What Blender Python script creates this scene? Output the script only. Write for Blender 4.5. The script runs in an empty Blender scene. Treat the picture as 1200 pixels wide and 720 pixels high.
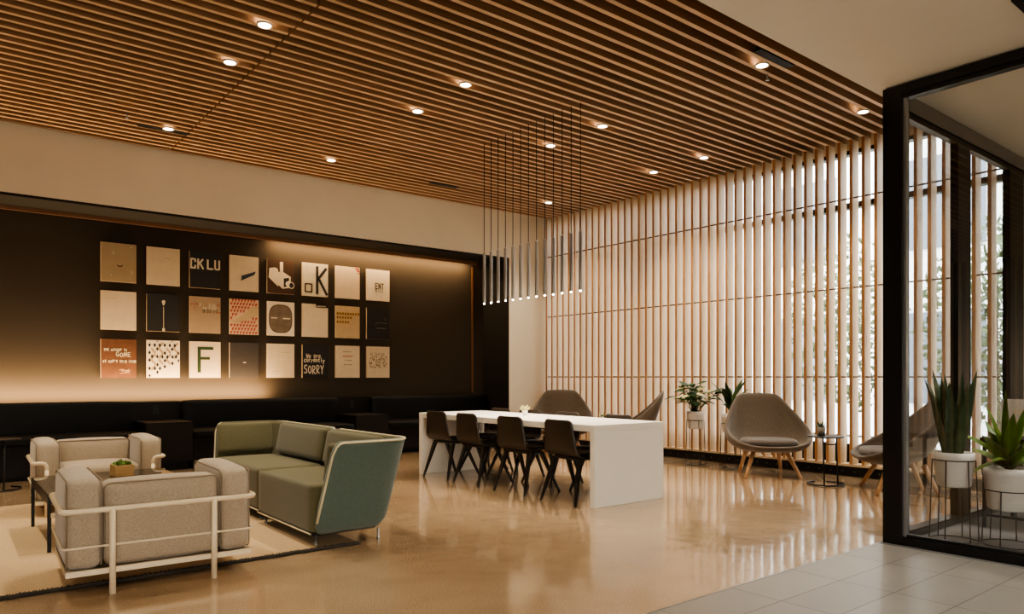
import bpy, bmesh, math, random
from mathutils import Vector, Matrix
random.seed(7)
PI = math.pi
C = bpy.context.scene.collection
MEDIUM = {}

# ------------------------------------------------------------------ materials
def lin(c):
    return tuple(((v/255)/12.92 if v/255 <= .04045 else ((v/255+.055)/1.055)**2.4) for v in c)

def mat(name, rgb, rough=.6, metal=0., spec=.5, noise=0., nscale=30., bump=0., bscale=200., emit=None, estr=0., coat=0., rnd=0., stretch=None, linear=False, sheen=0.):
    """Procedural Principled material; rgb is the sRGB 0-255 base colour (or linear 0-1)."""
    m = bpy.data.materials.new(name); m.use_nodes = True
    nt = m.node_tree; b = nt.nodes['Principled BSDF']
    col = rgb if linear else lin(rgb)
    b.inputs['Base Color'].default_value = (*col, 1)
    b.inputs['Roughness'].default_value = rough
    b.inputs['Metallic'].default_value = metal
    b.inputs['Specular IOR Level'].default_value = spec
    b.inputs['Coat Weight'].default_value = coat
    b.inputs['Sheen Weight'].default_value = sheen
    tc = nt.nodes.new('ShaderNodeTexCoord'); mp = nt.nodes.new('ShaderNodeMapping')
    nt.links.new(tc.outputs['Object'], mp.inputs['Vector'])
    if stretch: mp.inputs['Scale'].default_value = stretch
    if noise > 0 or rnd > 0:
        hs = nt.nodes.new('ShaderNodeHueSaturation'); hs.inputs['Color'].default_value = (*col, 1)
        val = None
        if noise > 0:
            n = nt.nodes.new('ShaderNodeTexNoise'); n.inputs['Scale'].default_value = nscale; n.inputs['Detail'].default_value = 5
            nt.links.new(mp.outputs['Vector'], n.inputs['Vector'])
            mr = nt.nodes.new('ShaderNodeMapRange')
            mr.inputs['From Min'].default_value = .3; mr.inputs['From Max'].default_value = .7
            mr.inputs['To Min'].default_value = 1-noise; mr.inputs['To Max'].default_value = 1+noise
            nt.links.new(n.outputs['Fac'], mr.inputs['Value']); val = mr.outputs['Result']
        if rnd > 0:
            oi = nt.nodes.new('ShaderNodeObjectInfo'); mr2 = nt.nodes.new('ShaderNodeMapRange')
            mr2.inputs['To Min'].default_value = 1-rnd; mr2.inputs['To Max'].default_value = 1+rnd
            nt.links.new(oi.outputs['Random'], mr2.inputs['Value'])
            if val is None: val = mr2.outputs['Result']
            else:
                mu = nt.nodes.new('ShaderNodeMath'); mu.operation = 'MULTIPLY'
                nt.links.new(val, mu.inputs[0]); nt.links.new(mr2.outputs['Result'], mu.inputs[1]); val = mu.outputs[0]
        nt.links.new(val, hs.inputs['Value']); nt.links.new(hs.outputs['Color'], b.inputs['Base Color'])
    if bump > 0:
        n2 = nt.nodes.new('ShaderNodeTexNoise'); n2.inputs['Scale'].default_value = bscale; n2.inputs['Detail'].default_value = 3
        nt.links.new(mp.outputs['Vector'], n2.inputs['Vector'])
        bp = nt.nodes.new('ShaderNodeBump'); bp.inputs['Strength'].default_value = bump; bp.inputs['Distance'].default_value = .01
        nt.links.new(n2.outputs['Fac'], bp.inputs['Height']); nt.links.new(bp.outputs['Normal'], b.inputs['Normal'])
    if emit:
        b.inputs['Emission Color'].default_value = (*emit, 1); b.inputs['Emission Strength'].default_value = estr
    return m

def glass_mat(name, tint=(1, 1, 1), refl=2.0, base=.04):
    m = bpy.data.materials.new(name); m.use_nodes = True
    nt = m.node_tree; nt.nodes.clear()
    out = nt.nodes.new('ShaderNodeOutputMaterial'); mix = nt.nodes.new('ShaderNodeMixShader')
    tr = nt.nodes.new('ShaderNodeBsdfTransparent'); tr.inputs['Color'].default_value = (*tint, 1)
    gl = nt.nodes.new('ShaderNodeBsdfGlossy'); gl.inputs['Roughness'].default_value = .0
    lw = nt.nodes.new('ShaderNodeLayerWeight'); lw.inputs['Blend'].default_value = .5
    p = nt.nodes.new('ShaderNodeMath'); p.operation = 'POWER'; p.inputs[1].default_value = 5
    mr = nt.nodes.new('ShaderNodeMapRange'); mr.inputs['To Min'].default_value = base*refl; mr.inputs['To Max'].default_value = 1
    nt.links.new(lw.outputs['Facing'], p.inputs[0]); nt.links.new(p.outputs[0], mr.inputs['Value'])
    nt.links.new(mr.outputs['Result'], mix.inputs['Fac'])
    nt.links.new(tr.outputs[0], mix.inputs[1]); nt.links.new(gl.outputs[0], mix.inputs[2])
    nt.links.new(mix.outputs[0], out.inputs['Surface'])
    return m

def emit_mat(name, rgb, strength):
    m = bpy.data.materials.new(name); m.use_nodes = True
    nt = m.node_tree; nt.nodes.clear()
    out = nt.nodes.new('ShaderNodeOutputMaterial'); e = nt.nodes.new('ShaderNodeEmission')
    e.inputs['Color'].default_value = (*rgb, 1); e.inputs['Strength'].default_value = strength
    nt.links.new(e.outputs[0], out.inputs['Surface'])
    return m

M = {}
M['paint'] = mat('warm_white_paint', (228, 216, 194), .85, noise=.03, nscale=2)
M['paint_soffit'] = mat('soffit_paint', (232, 226, 216), .9, noise=.02, nscale=2)
M['slat'] = mat('slat_wood_side', (194, 168, 136), .55, noise=.08, nscale=3, rnd=.06, stretch=(14, 14, 1.2))  # slat wood in a paler copy, daylight on the sides put into its colour
M['slat_edge'] = mat('slat_wood_edge', (178, 128, 84), .55, noise=.14, nscale=3, rnd=.10, stretch=(14, 14, 1.2))  # same wood painted browner, shade on the front edges put into its colour
M['ceil_slat_face'] = mat('ceiling_slat_face', (196, 165, 132), .5, noise=.12, nscale=3, rnd=.10, stretch=(1.0, 14, 14))  # ceiling timber painted paler for the lit undersides
M['ceil_slat'] = mat('ceiling_slat_wood', (152, 116, 84), .55, noise=.16, nscale=3, rnd=.14, stretch=(1.0, 14, 14))  # same timber painted darker for the shaded slat sides
M['plenum'] = mat('dark_plenum', (22, 16, 12), .95)
M['black'] = mat('black_metal', (14, 14, 15), .35, metal=.0, spec=.5)
M['black_matte'] = mat('black_matte', (10, 10, 11), .7)
M['black_shell'] = mat('dark_moulded_shell', (38, 29, 22), .45, noise=.05, nscale=60)
M['black_leg'] = mat('black_lacquered_leg', (13, 12, 12), .4)
M['cream_metal'] = mat('cream_powder_coat', (212, 194, 164), .35)
M['grey_fabric'] = mat('sand_grey_fabric', (158, 142, 122), .95, noise=.22, nscale=140, bump=.25, bscale=350, sheen=.3)
M['grey_seam'] = mat('sand_grey_seam', (128, 112, 94), .9)
M['olive'] = mat('olive_fabric', (88, 83, 58), .95, noise=.22, nscale=150, bump=.25, bscale=350, sheen=.2)
M['teal'] = mat('teal_fabric', (84, 98, 90), .95, noise=.22, nscale=160, bump=.25, bscale=350, sheen=.2)
M['piping'] = mat('cream_piping', (204, 190, 156), .7)
M['lounge'] = mat('taupe_wool', (94, 81, 69), .95, noise=.25, nscale=90, bump=.25, bscale=300, sheen=.3)
M['lounge_cushion'] = mat('taupe_wool_cushion', (92, 82, 76), .95, noise=.2, nscale=110, bump=.2, bscale=300, sheen=.3)
M['oak'] = mat('oak_leg', (196, 154, 114), .5, noise=.15, nscale=8, stretch=(6, 6, 1))
M['white_top'] = mat('white_table_laminate', (240, 238, 233), .3, noise=.015, nscale=4)
M['panel_white'] = mat('white_table_panel', (212, 207, 198), .35, noise=.015, nscale=4)  # white of the top painted greyer, shading the upright faces
M['rug'] = mat('woven_rug', (196, 168, 132), .98, noise=.12, nscale=120, bump=.5, bscale=260)
M['rug_edge'] = mat('rug_dark_edge', (52, 46, 40), .98, noise=.3, nscale=150, bump=.5, bscale=260)
M['pot'] = mat('white_ceramic', (222, 218, 212), .55, noise=.04, nscale=6, bump=.35, bscale=9, stretch=(.2, .2, 14))
M['wire'] = mat('dark_wire', (36, 34, 34), .4, metal=.6)
M['soil'] = mat('dark_soil', (40, 30, 22), .98, noise=.3, nscale=60)
M['leaf_dark'] = mat('dark_green_leaf', (56, 76, 46), .4, noise=.35, nscale=18, rnd=.1)
M['leaf'] = mat('mid_green_leaf', (88, 116, 38), .4, noise=.3, nscale=12)
M['leaf_lily'] = mat('glossy_green_leaf', (44, 70, 26), .55, spec=.3, noise=.35, nscale=10)
M['leaf_pale'] = mat('pale_green_leaf', (190, 184, 128), .5, noise=.2, nscale=20)
M['succulent'] = mat('succulent_green', (112, 140, 70), .5, noise=.25, nscale=40)
M['box_wood'] = mat('pale_box_wood', (200, 160, 108), .6, noise=.15, nscale=8, stretch=(1, 1, 8))
M['niche_wall'] = mat('brown_woven_wallcovering', (52, 43, 33), .95, noise=.16, nscale=140, bump=.3, bscale=300)
M['niche_dark'] = mat('dark_niche_lining', (16, 13, 11), .8)
M['copper'] = mat('bronze_trim', (120, 84, 58), .5, metal=.3)
M['rod'] = mat('bronze_rod', (92, 62, 42), .5)
M['bench'] = mat('black_leather', (11, 10, 10), .6, spec=.25, noise=.08, nscale=12, bump=.1, bscale=60)
M['bench_box'] = mat('dark_stained_box', (24, 19, 16), .65, spec=.25, noise=.1, nscale=8)
M['carpet'] = mat('charcoal_carpet', (104, 102, 102), .98, noise=.3, nscale=160, bump=.4, bscale=300)
M['concrete_plain'] = mat('outside_paving', (170, 168, 162), .9, noise=.1, nscale=3)
M['glass'] = glass_mat('clear_glass', (.96, .97, .97), 4.0)
M['win_glass'] = glass_mat('window_glass', (.96, .97, .97), 1.5)
M['smoke_glass'] = glass_mat('smoked_glass', (.20, .15, .11), 3.0)
M['silver'] = mat('satin_aluminium', (170, 170, 170), .35, metal=.8)
M['lamp_tube'] = mat('lamp_tube_metal', (140, 132, 124), .3, metal=.6)
M['lamp_tip'] = emit_mat('lamp_glow', (1, .8, .55), 45)
M['down_lens'] = emit_mat('downlight_glow', (1, .86, .66), 22)
M['trim_white'] = mat('downlight_trim', (220, 210, 195), .5)
M['facade'] = mat('pale_facade', (208, 208, 206), .9, noise=.05, nscale=1)
M['facade_dark'] = mat('facade_window', (84, 90, 98), .3)
M['foliage'] = mat('tree_foliage', (78, 92, 60), .8, noise=.4, nscale=3)
M['bark'] = mat('tree_bark', (90, 76, 62), .9, noise=.2, nscale=8)

def concrete_mat():
    m = mat('polished_concrete', (152, 127, 102), .1, noise=.0)
    nt = m.node_tree; b = nt.nodes['Principled BSDF']
    tc = nt.nodes['Texture Coordinate']
    def noise(s, d=6):
        n = nt.nodes.new('ShaderNodeTexNoise'); n.inputs['Scale'].default_value = s; n.inputs['Detail'].default_value = d
        nt.links.new(tc.outputs['Object'], n.inputs['Vector']); return n
    big, fine = noise(.9), noise(130, 2)
    ramp = nt.nodes.new('ShaderNodeValToRGB')
    ramp.color_ramp.elements[0].position = .3; ramp.color_ramp.elements[0].color = (*lin((150, 126, 100)), 1)
    ramp.color_ramp.elements[1].position = .75; ramp.color_ramp.elements[1].color = (*lin((180, 155, 126)), 1)
    nt.links.new(big.outputs['Fac'], ramp.inputs['Fac'])
    ramp2 = nt.nodes.new('ShaderNodeValToRGB')
    ramp2.color_ramp.elements[0].position = .38; ramp2.color_ramp.elements[0].color = (.72, .70, .68, 1)
    ramp2.color_ramp.elements[1].position = .62; ramp2.color_ramp.elements[1].color = (1.12, 1.12, 1.12, 1)
    nt.links.new(fine.outputs['Fac'], ramp2.inputs['Fac'])
    mx = nt.nodes.new('ShaderNodeMix'); mx.data_type = 'RGBA'; mx.blend_type = 'MULTIPLY'; mx.inputs[0].default_value = .9
    nt.links.new(ramp.outputs[0], mx.inputs[6]); nt.links.new(ramp2.outputs[0], mx.inputs[7])
    nt.links.new(mx.outputs[2], b.inputs['Base Color'])
    wav = noise(4.2, 1)
    bp = nt.nodes.new('ShaderNodeBump'); bp.inputs['Strength'].default_value = .09; bp.inputs['Distance'].default_value = .05
    nt.links.new(wav.outputs['Fac'], bp.inputs['Height']); nt.links.new(bp.outputs['Normal'], b.inputs['Normal'])
    b.inputs['Roughness'].default_value = .14
    b.inputs['Coat Weight'].default_value = .5; b.inputs['Coat Roughness'].default_value = .06
    return m
M['concrete'] = concrete_mat()

def tile_mat():
    m = mat('grey_stone_tile', (150, 146, 140), .3)
    nt = m.node_tree; b = nt.nodes['Principled BSDF']
    tc = nt.nodes['Texture Coordinate']
    mp = nt.nodes.new('ShaderNodeMapping'); mp.inputs['Location'].default_value = (-3.475, -2.397, 0)
    nt.links.new(tc.outputs['Object'], mp.inputs['Vector'])
    br = nt.nodes.new('ShaderNodeTexBrick'); br.offset = 0; br.squash = 1
    br.inputs['Scale'].default_value = 1; br.inputs['Brick Width'].default_value = .616; br.inputs['Row Height'].default_value = .303
    br.inputs['Mortar Size'].default_value = .003; br.inputs['Mortar Smooth'].default_value = .1; br.inputs['Bias'].default_value = 0
    br.inputs['Color1'].default_value = (*lin((140, 137, 130)), 1); br.inputs['Color2'].default_value = (*lin((130, 127, 122)), 1)
    br.inputs['Mortar'].default_value = (*lin((62, 57, 52)), 1)
    nt.links.new(mp.outputs['Vector'], br.inputs['Vector'])
    n = nt.nodes.new('ShaderNodeTexNoise'); n.inputs['Scale'].default_value = 3; n.inputs['Detail'].default_value = 6
    nt.links.new(tc.outputs['Object'], n.inputs['Vector'])
    mr = nt.nodes.new('ShaderNodeMapRange'); mr.inputs['To Min'].default_value = .85; mr.inputs['To Max'].default_value = 1.15
    nt.links.new(n.outputs['Fac'], mr.inputs['Value'])
    hs = nt.nodes.new('ShaderNodeHueSaturation'); nt.links.new(br.outputs['Color'], hs.inputs['Color']); nt.links.new(mr.outputs['Result'], hs.inputs['Value'])
    nt.links.new(hs.outputs['Color'], b.inputs['Base Color'])
    b.inputs['Roughness'].default_value = .32
    return m
M['tile'] = tile_mat()

# ------------------------------------------------------------------ mesh helpers
def bm_new(): return bmesh.new()

def box(bm, x0, x1, y0, y1, z0, z1, mi=0, rot=None):
    r = bmesh.ops.create_cube(bm, size=1)
    mt = Matrix.Translation(((x0+x1)/2, (y0+y1)/2, (z0+z1)/2)) @ Matrix.Diagonal((x1-x0, y1-y0, z1-z0, 1))
    if rot is not None: mt = rot @ mt
    bmesh.ops.transform(bm, matrix=mt, verts=r['verts'])
    for v in r['verts']:
        for f in v.link_faces: f.material_index = mi
    return r['verts']

def quad(bm, pts, mi=0):
    f = bm.faces.new([bm.verts.new(p) for p in pts]); f.material_index = mi; return f

def fillet(pts, r, n=5, closed=False):
    pts = [Vector(p) for p in pts]; out = []
    N = len(pts)
    for i, p in enumerate(pts):
        if not closed and i in (0, N-1): out.append(p); continue
        a, b = pts[(i-1) % N], pts[(i+1) % N]
        da, db = (a-p), (b-p); rr = min(r, da.length*.49, db.length*.49)
        p0, p1 = p+da.normalized()*rr, p+db.normalized()*rr
        for k in range(n+1):
            t = k/n; out.append(p0*(1-t)**2 + p*2*t*(1-t) + p1*t*t)
    return out

def tube(bm, pts, r, seg=8, closed=False, r2=None, mi=0):
    pts = [Vector(p) for p in pts]; N = len(pts)
    rings = []; up = None
    for i, p in enumerate(pts):
        if closed: d = pts[(i+1) % N]-pts[(i-1) % N]
        elif i == 0: d = pts[1]-pts[0]
        elif i == N-1: d = pts[-1]-pts[-2]
        else: d = (pts[i+1]-p).normalized()+(p-pts[i-1]).normalized()
        d.normalize()
        if up is None: up = d.orthogonal().normalized()
        up = (up-d*up.dot(d))
        up = up.normalized() if up.length > 1e-6 else d.orthogonal().normalized()
        s = d.cross(up)
        rad = r if r2 is None else r+(r2-r)*i/(N-1)
        rings.append([bm.verts.new(p+(up*math.cos(2*PI*k/seg)+s*math.sin(2*PI*k/seg))*rad) for k in range(seg)])
    for i in range(N if closed else N-1):
        A, B = rings[i], rings[(i+1) % N]
        for k in range(seg):
            f = bm.faces.new((A[k], A[(k+1) % seg], B[(k+1) % seg], B[k])); f.smooth = True; f.material_index = mi
    if not closed:
        bm.faces.new(rings[0][::-1]).material_index = mi; bm.faces.new(rings[-1]).material_index = mi

def lathe(bm, prof, seg=28, c=(0, 0, 0), mi=0, cap=True):
    rings = []
    for r, z in prof:
        rings.append([bm.verts.new((c[0]+r*math.cos(2*PI*k/seg), c[1]+r*math.sin(2*PI*k/seg), c[2]+z)) for k in range(seg)])
    for A, B in zip(rings, rings[1:]):
        for k in range(seg):
            f = bm.faces.new((A[k], A[(k+1) % seg], B[(k+1) % seg], B[k])); f.smooth = True; f.material_index = mi
    if cap:
        bm.faces.new(rings[0][::-1]).material_index = mi; bm.faces.new(rings[-1]).material_index = mi

def rbox(bm, cx, cy, cz, sx, sy, sz, r=.04, puff=(0, 0, 0), n=10, rot=None, mi=0):
    """Rounded box with softly bulging faces."""
    h = Vector((sx/2, sy/2, sz/2)); r = min(r, h.x*.98, h.y*.98, h.z*.98)
    start = len(bm.verts)
    vs_all = []
    # spacing concentrated near the edges
    ts = []
    for k in range(n+1):
        t = -1+2*k/n; ts.append(math.copysign(abs(t)**.7, t))
    for ax in range(3):
        for sgn in (-1, 1):
            grid = []
            for u in ts:
                row = []
                for v in ts:
                    q = [0, 0, 0]; q[ax] = sgn; q[(ax+1) % 3] = u; q[(ax+2) % 3] = v
                    p = Vector((q[0]*h.x, q[1]*h.y, q[2]*h.z))
                    inner = Vector([max(-(h[i]-r), min(h[i]-r, p[i])) for i in range(3)])
                    d = p-inner
                    p = inner+d.normalized()*r if d.length > 1e-9 else p
                    w = (1-u*u)*(1-v*v)
                    p[ax] += sgn*puff[ax]*w
                    row.append(p)
                grid.append(row)
            vv = [[bm.verts.new(p) for p in row] for row in grid]
            for i in range(n):
                for j in range(n):
                    quadv = (vv[i][j], vv[i+1][j], vv[i+1][j+1], vv[i][j+1])
                    f = bm.faces.new(quadv if sgn > 0 else quadv[::-1]); f.smooth = True; f.material_index = mi
            for row in vv: vs_all += row
    bmesh.ops.remove_doubles(bm, verts=vs_all, dist=1e-5)
    bm.verts.ensure_lookup_table()
    new = bm.verts[start:]
    mt = Matrix.Translation((cx, cy, cz))
    if rot is not None: mt = mt @ rot
    bmesh.ops.transform(bm, matrix=mt, verts=new)

def obj(name, bm, mats, parent=None, smooth=False, loc=None):
    me = bpy.data.meshes.new(name)
    bmesh.ops.recalc_face_normals(bm, faces=bm.faces[:])
    bm.to_mesh(me); bm.free()
    if smooth:
        for p in me.polygons: p.use_smooth = True
    for m in (mats if isinstance(mats, (list, tuple)) else [mats]): me.materials.append(m)
    o = bpy.data.objects.new(name, me); C.objects.link(o)
    if parent is not None: o.parent = parent
    if loc: o.location = loc
    return o

def tag(o, label, cat, group=None, kind=None):
    o['label'] = label; o['category'] = cat
    if group: o['group'] = group
    o['kind'] = kind or 'thing'
    return o

def thing(name, label, cat, loc=(0, 0, 0), rotz=0, group=None):
    o = bpy.data.objects.new(name, None); C.objects.link(o)
    o.empty_display_size = .1
    o.location = loc; o.rotation_euler = (0, 0, rotz)
    return tag(o, label, cat, group)

def struct(name, bm, m, parent=None):
    o = obj(name, bm, m, parent)
    if parent is None: o['kind'] = 'structure'
    return o

def dup(root, loc, rotz, label, group=None):
    r = root.copy(); C.objects.link(r); r.location = loc; r.rotation_euler = (0, 0, rotz)
    r['label'] = label
    if group: r['group'] = group
    for ch in list(root.children):
        c = ch.copy(); C.objects.link(c); c.parent = r
        for g in list(ch.children):
            d = g.copy(); C.objects.link(d); d.parent = c
    return r

def simple_box(*a):
    bm = bm_new(); box(bm, *a); return bm

# ------------------------------------------------------------------ camera
H = 1.18; F = 846.
A = math.atan2(1065, F)
cam_d = bpy.data.cameras.new('camera'); cam = bpy.data.objects.new('camera', cam_d); C.objects.link(cam)
cam.location = (0, 0, H); cam.rotation_euler = (PI/2, 0, A-PI/2)
cam_d.sensor_width = 36; cam_d.sensor_fit = 'HORIZONTAL'; cam_d.lens = F*36/1200; cam_d.shift_y = 82/1200
cam_d.clip_start = .05; cam_d.clip_end = 200
bpy.context.scene.camera = cam

GXW_ = 5.28
# ------------------------------------------------------------------ room shell
YA, XB, CZ, SZ = 9.75, 8.45, 3.99, 3.24       # back wall, slat screen front, slat ceiling, soffit heights
YB = 10.5                                      # back of the niche
XW, YS = -9.2, -4.0
NX = 7.68                                      # right end of niche
struct('floor', simple_box(XW, 9.2, 2.40, 10.7, -.1, 0), M['concrete'])
struct('floor_tile', simple_box(XW, 5.22, YS, 2.40, -.1, 0), M['tile'])
struct('trim_floor', simple_box(XW, GXW_-.005, 2.396, 2.404, -.02, .0015), M['silver'])
struct('floor_carpet', simple_box(5.22, 9.2, YS, 2.40, -.1, 0), M['carpet'])
# upper ceiling (dark plenum above the slats) and the lower white soffit
struct('ceiling_upper', simple_box(XW, 9.2, 2.46, 10.7, 4.16, 4.26), M['plenum'])
bm = bm_new(); box(bm, XW, 9.2, YS, 2.46, SZ, SZ+.1); box(bm, XW, 9.2, 2.40, 2.46, SZ+.1, 4.3)
struct('ceiling_soffit', bm, M['paint_soffit'])
# back wall: above the niche, right of the niche
bm = bm_new()
box(bm, XW, 8.9, YA, YA+.12, 3.23, 4.16)
box(bm, NX, 8.9, YA, YA+.12, 0, 3.23)
struct('wall_back', bm, M['paint'])
# niche lining
bm = bm_new()
box(bm, XW, NX+.1, YB, YB+.1, 0, 3.3)
struct('wall_niche', bm, M['niche_wall'])
bm = bm_new()
box(bm, XW, NX, YA+.001, YB, 3.2, 3.23)      # niche soffit
box(bm, NX, NX+.05, YA+.12, YB, 0, 3.2)       # niche right reveal
box(bm, NX-.004, NX, YA, YA+.12, 0, 3.2)
struct('trim_niche', bm, M['niche_dark'])
bm = bm_new(); box(bm, XW, 7.4, YB-.21, YB-.18, 3.145, 3.198)
struct('trim_cove', bm, M['copper'])
bm = bm_new(); box(bm, 7.42, 7.445, YB-.02, YB, .9, 3.13)
struct('trim_copper', bm, M['copper'])
# window wall shell
bm = bm_new()
box(bm, 8.9, 9.2, 9.66, 10.7, 0, 4.2)
box(bm, 8.72, 9.0, 2.46, 9.66, 3.95, 4.2)
struct('wall_window', bm, M['paint'])
bm = bm_new(); box(bm, 8.24, 8.34, YS, 2.33, 0, SZ)
struct('wall_east', bm, M['paint'])
bm = bm_new()
box(bm, XW, -3.4, YS-.1, YS, 0, SZ); box(bm, 1.0, 9.2, YS-.1, YS, 0, SZ); box(bm, -3.4, 1.0, YS-.1, YS, 2.4, SZ)
struct('wall_south', bm, M['paint'])
bm = bm_new()
for x in (-3.37, -1.2, .97): box(bm, x-.03, x+.03, YS-.08, YS-.02, 0, 2.4)
box(bm, -3.4, 1.0, YS-.08, YS-.02, 0, .06); box(bm, -3.4, 1.0, YS-.08, YS-.02, 2.34, 2.4)
w2 = struct('window_2', bm, M['black'])  # unseen window, added to let daylight fill the lobby
bm = bm_new(); quad(bm, [(-3.4, YS-.05, 0), (1.0, YS-.05, 0), (1.0, YS-.05, 2.4), (-3.4, YS-.05, 2.4)]); struct('pane', bm, glass_mat('bronze_window_glass', (.92, .83, .70), 1.5), w2)  # tint warms the daylight from the added window
bm = bm_new(); box(bm, XW-.1, XW, YS, 10.7, 0, 4.2)
struct('wall_west', bm, M['niche_dark'])
# window: frame, transoms, mullions, sill, glass
GX = 8.76
bm = bm_new()
box(bm, GX-.04, GX+.06, 2.46, 9.66, 3.24, 3.31)
box(bm, GX-.04, GX+.06, 2.46, 9.66, 3.90, 3.95)
box(bm, GX-.06, GX+.06, 2.46, 9.66, 0, .36)
for y in (2.48, 4.90, 7.30, 9.64): box(bm, GX-.03, GX+.05, y-.025, y+.025, .36, 3.95)
w = struct('window_1', bm, M['black'])
bm = bm_new(); quad(bm, [(GX, 2.46, .36), (GX, 9.66, .36), (GX, 9.66, 3.95), (GX, 2.46, 3.95)])
struct('pane', bm, M['win_glass'], w)

# ------------------------------------------------------------------ slat ceiling (two bays meeting at a joint)
P0, PITCH = 3.475, .14375
ks = [k for k in range(-6, 44) if 2.5 < P0+k*PITCH < YA-.03]
def ceiling_bay(x0, x1, label):
    t = thing('slatted_ceiling', label, 'slatted ceiling', (0, 0, CZ), 0, 'slatted ceiling bays')
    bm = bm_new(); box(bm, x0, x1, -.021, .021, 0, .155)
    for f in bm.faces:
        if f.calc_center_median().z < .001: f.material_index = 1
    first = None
    for k in ks:
        if first is None:
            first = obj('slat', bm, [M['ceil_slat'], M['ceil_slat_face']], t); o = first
        else:
            o = first.copy(); C.objects.link(o); o.parent = t
        o.location = (0, P0+k*PITCH, 0)
    return t
ceiling_bay(-9.15, 2.242, 'brown timber slats of the ceiling bay over the sofas, left of the joint line')
ceiling_bay(2.258, 8.60, 'brown timber slats of the ceiling bay over the long table and window')

# ------------------------------------------------------------------ slat screens
def slat_screen(label, x0, x1, ys, cat, z0, z1, mirrored=False):
    t = thing('slat_screen', label, cat)
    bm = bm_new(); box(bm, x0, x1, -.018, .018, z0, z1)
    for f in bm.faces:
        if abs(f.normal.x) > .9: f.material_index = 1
    first = None
    for y in ys:
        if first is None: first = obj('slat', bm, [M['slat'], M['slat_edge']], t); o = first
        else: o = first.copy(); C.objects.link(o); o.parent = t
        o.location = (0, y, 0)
    xm = x0+.022
    for z in (1.18, 2.24, 3.30):
        bm = bm_new(); tube(bm, [(xm, ys[0], z), (xm, ys[-1], z)], .009, 6)
        obj('tie_rod', bm, M['rod'], t)
    return t
wall_ys = [P0+k*PITCH for k in range(-6, 44) if 2.55 < P0+k*PITCH < 9.66]
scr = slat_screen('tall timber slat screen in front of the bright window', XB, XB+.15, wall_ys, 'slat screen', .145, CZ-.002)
bm = bm_new(); box(bm, XB, XB+.18, 2.47, YA-.002, .118, .145)
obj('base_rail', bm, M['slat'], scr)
bm = bm_new(); box(bm, XB, XB+.16, 2.47, YA-.002, 0, .118)
pl = obj('plinth', bm, M['black'], scr)
bolt = None
for y in wall_ys:
    if bolt is None:
        bm = bm_new(); tube(bm, [(.001, 0, 0), (-.003, 0, 0)], .006, 8); bolt = obj('bolt', bm, M['silver'], pl); o = bolt
    else: o = bolt.copy(); C.objects.link(o); o.parent = pl
    o.location = (XB, y-.045, .06)
west_ys = [P0+k*.1725 for k in range(4, 32)]
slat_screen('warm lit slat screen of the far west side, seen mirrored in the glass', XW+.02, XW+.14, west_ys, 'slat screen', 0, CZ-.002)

# ------------------------------------------------------------------ glazed corner room (black frame, two glass walls)
GXW, GYW = 5.28, 2.39
def glazing():
    t = thing('glass_partition', 'black framed glass wall facing the tiled lobby, on the right', 'glass wall')
    bm = bm_new(); box(bm, GXW, GXW+.12, GYW-.13, GYW, 0, SZ-.012); obj('corner_post', bm, M['black'], t)
    bm = bm_new()
    box(bm, GXW, GXW+.10, YS+.02, GYW-.13, SZ-.075, SZ-.012)
    box(bm, GXW+.015, GXW+.085, YS+.02, GYW-.13, SZ-.105, SZ-.075)
    obj('head_rail', bm, M['black'], t)
    bm = bm_new()
    box(bm, GXW, GXW+.10, YS+.02, GYW-.13, 0, .055)
    box(bm, GXW+.03, GXW+.085, YS+.02, GYW-.13, .055, .075)
    obj('sill_rail', bm, M['black'], t)
    bm = bm_new(); box(bm, GXW+.02, GXW+.06, GYW-.15, GYW-.132, .06, SZ-.1); 
    obj('glazing_bead', bm, M['silver'], t)
    bm = bm_new(); quad(bm, [(GXW+.05, YS+.02, .06), (GXW+.05, GYW-.14, .06), (GXW+.05, GYW-.14, SZ-.09), (GXW+.05, YS+.02, SZ-.09)])
    obj('pane', bm, M['glass'], t)
    # second wall, running away towards the window
    t2 = thing('glass_partition', 'black framed glass wall between corner room and lounge chairs', 'glass wall')
    xe = 8.22
    bm = bm_new()
    box(bm, GXW+.13, xe, GYW-.08, GYW-.0, SZ-.13, SZ-.012)
    box(bm, GXW+.13, xe, GYW-.065, GYW-.015, SZ-.17, SZ-.13)
    obj('head_rail', bm, M['black'], t2)
    bm = bm_new(); box(bm, GXW+.13, xe, GYW-.08, GYW, 0, .06); obj('sill_rail', bm, M['black'], t2)
    for x0, x1 in ((6.44, 6.70), (7.62, 7.98)):
        bm = bm_new(); box(bm, x0, x1, GYW-.07, GYW-.01, .06, SZ-.17); obj('mullion', bm, M['black'], t2)
    bm = bm_new(); box(bm, 8.05, 8.22, GYW-.07, GYW-.01, .06, SZ-.17); obj('end_post', bm, M['paint'], t2)
    for x0, x1 in ((GXW+.13, 6.44), (6.70, 7.62)):
        bm = bm_new(); y = GYW-.04
        quad(bm, [(x0, y, .06), (x1, y, .06), (x1, y, SZ-.16), (x0, y, SZ-.16)]); obj('pane', bm, M['glass'], t2)
glazing()

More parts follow.
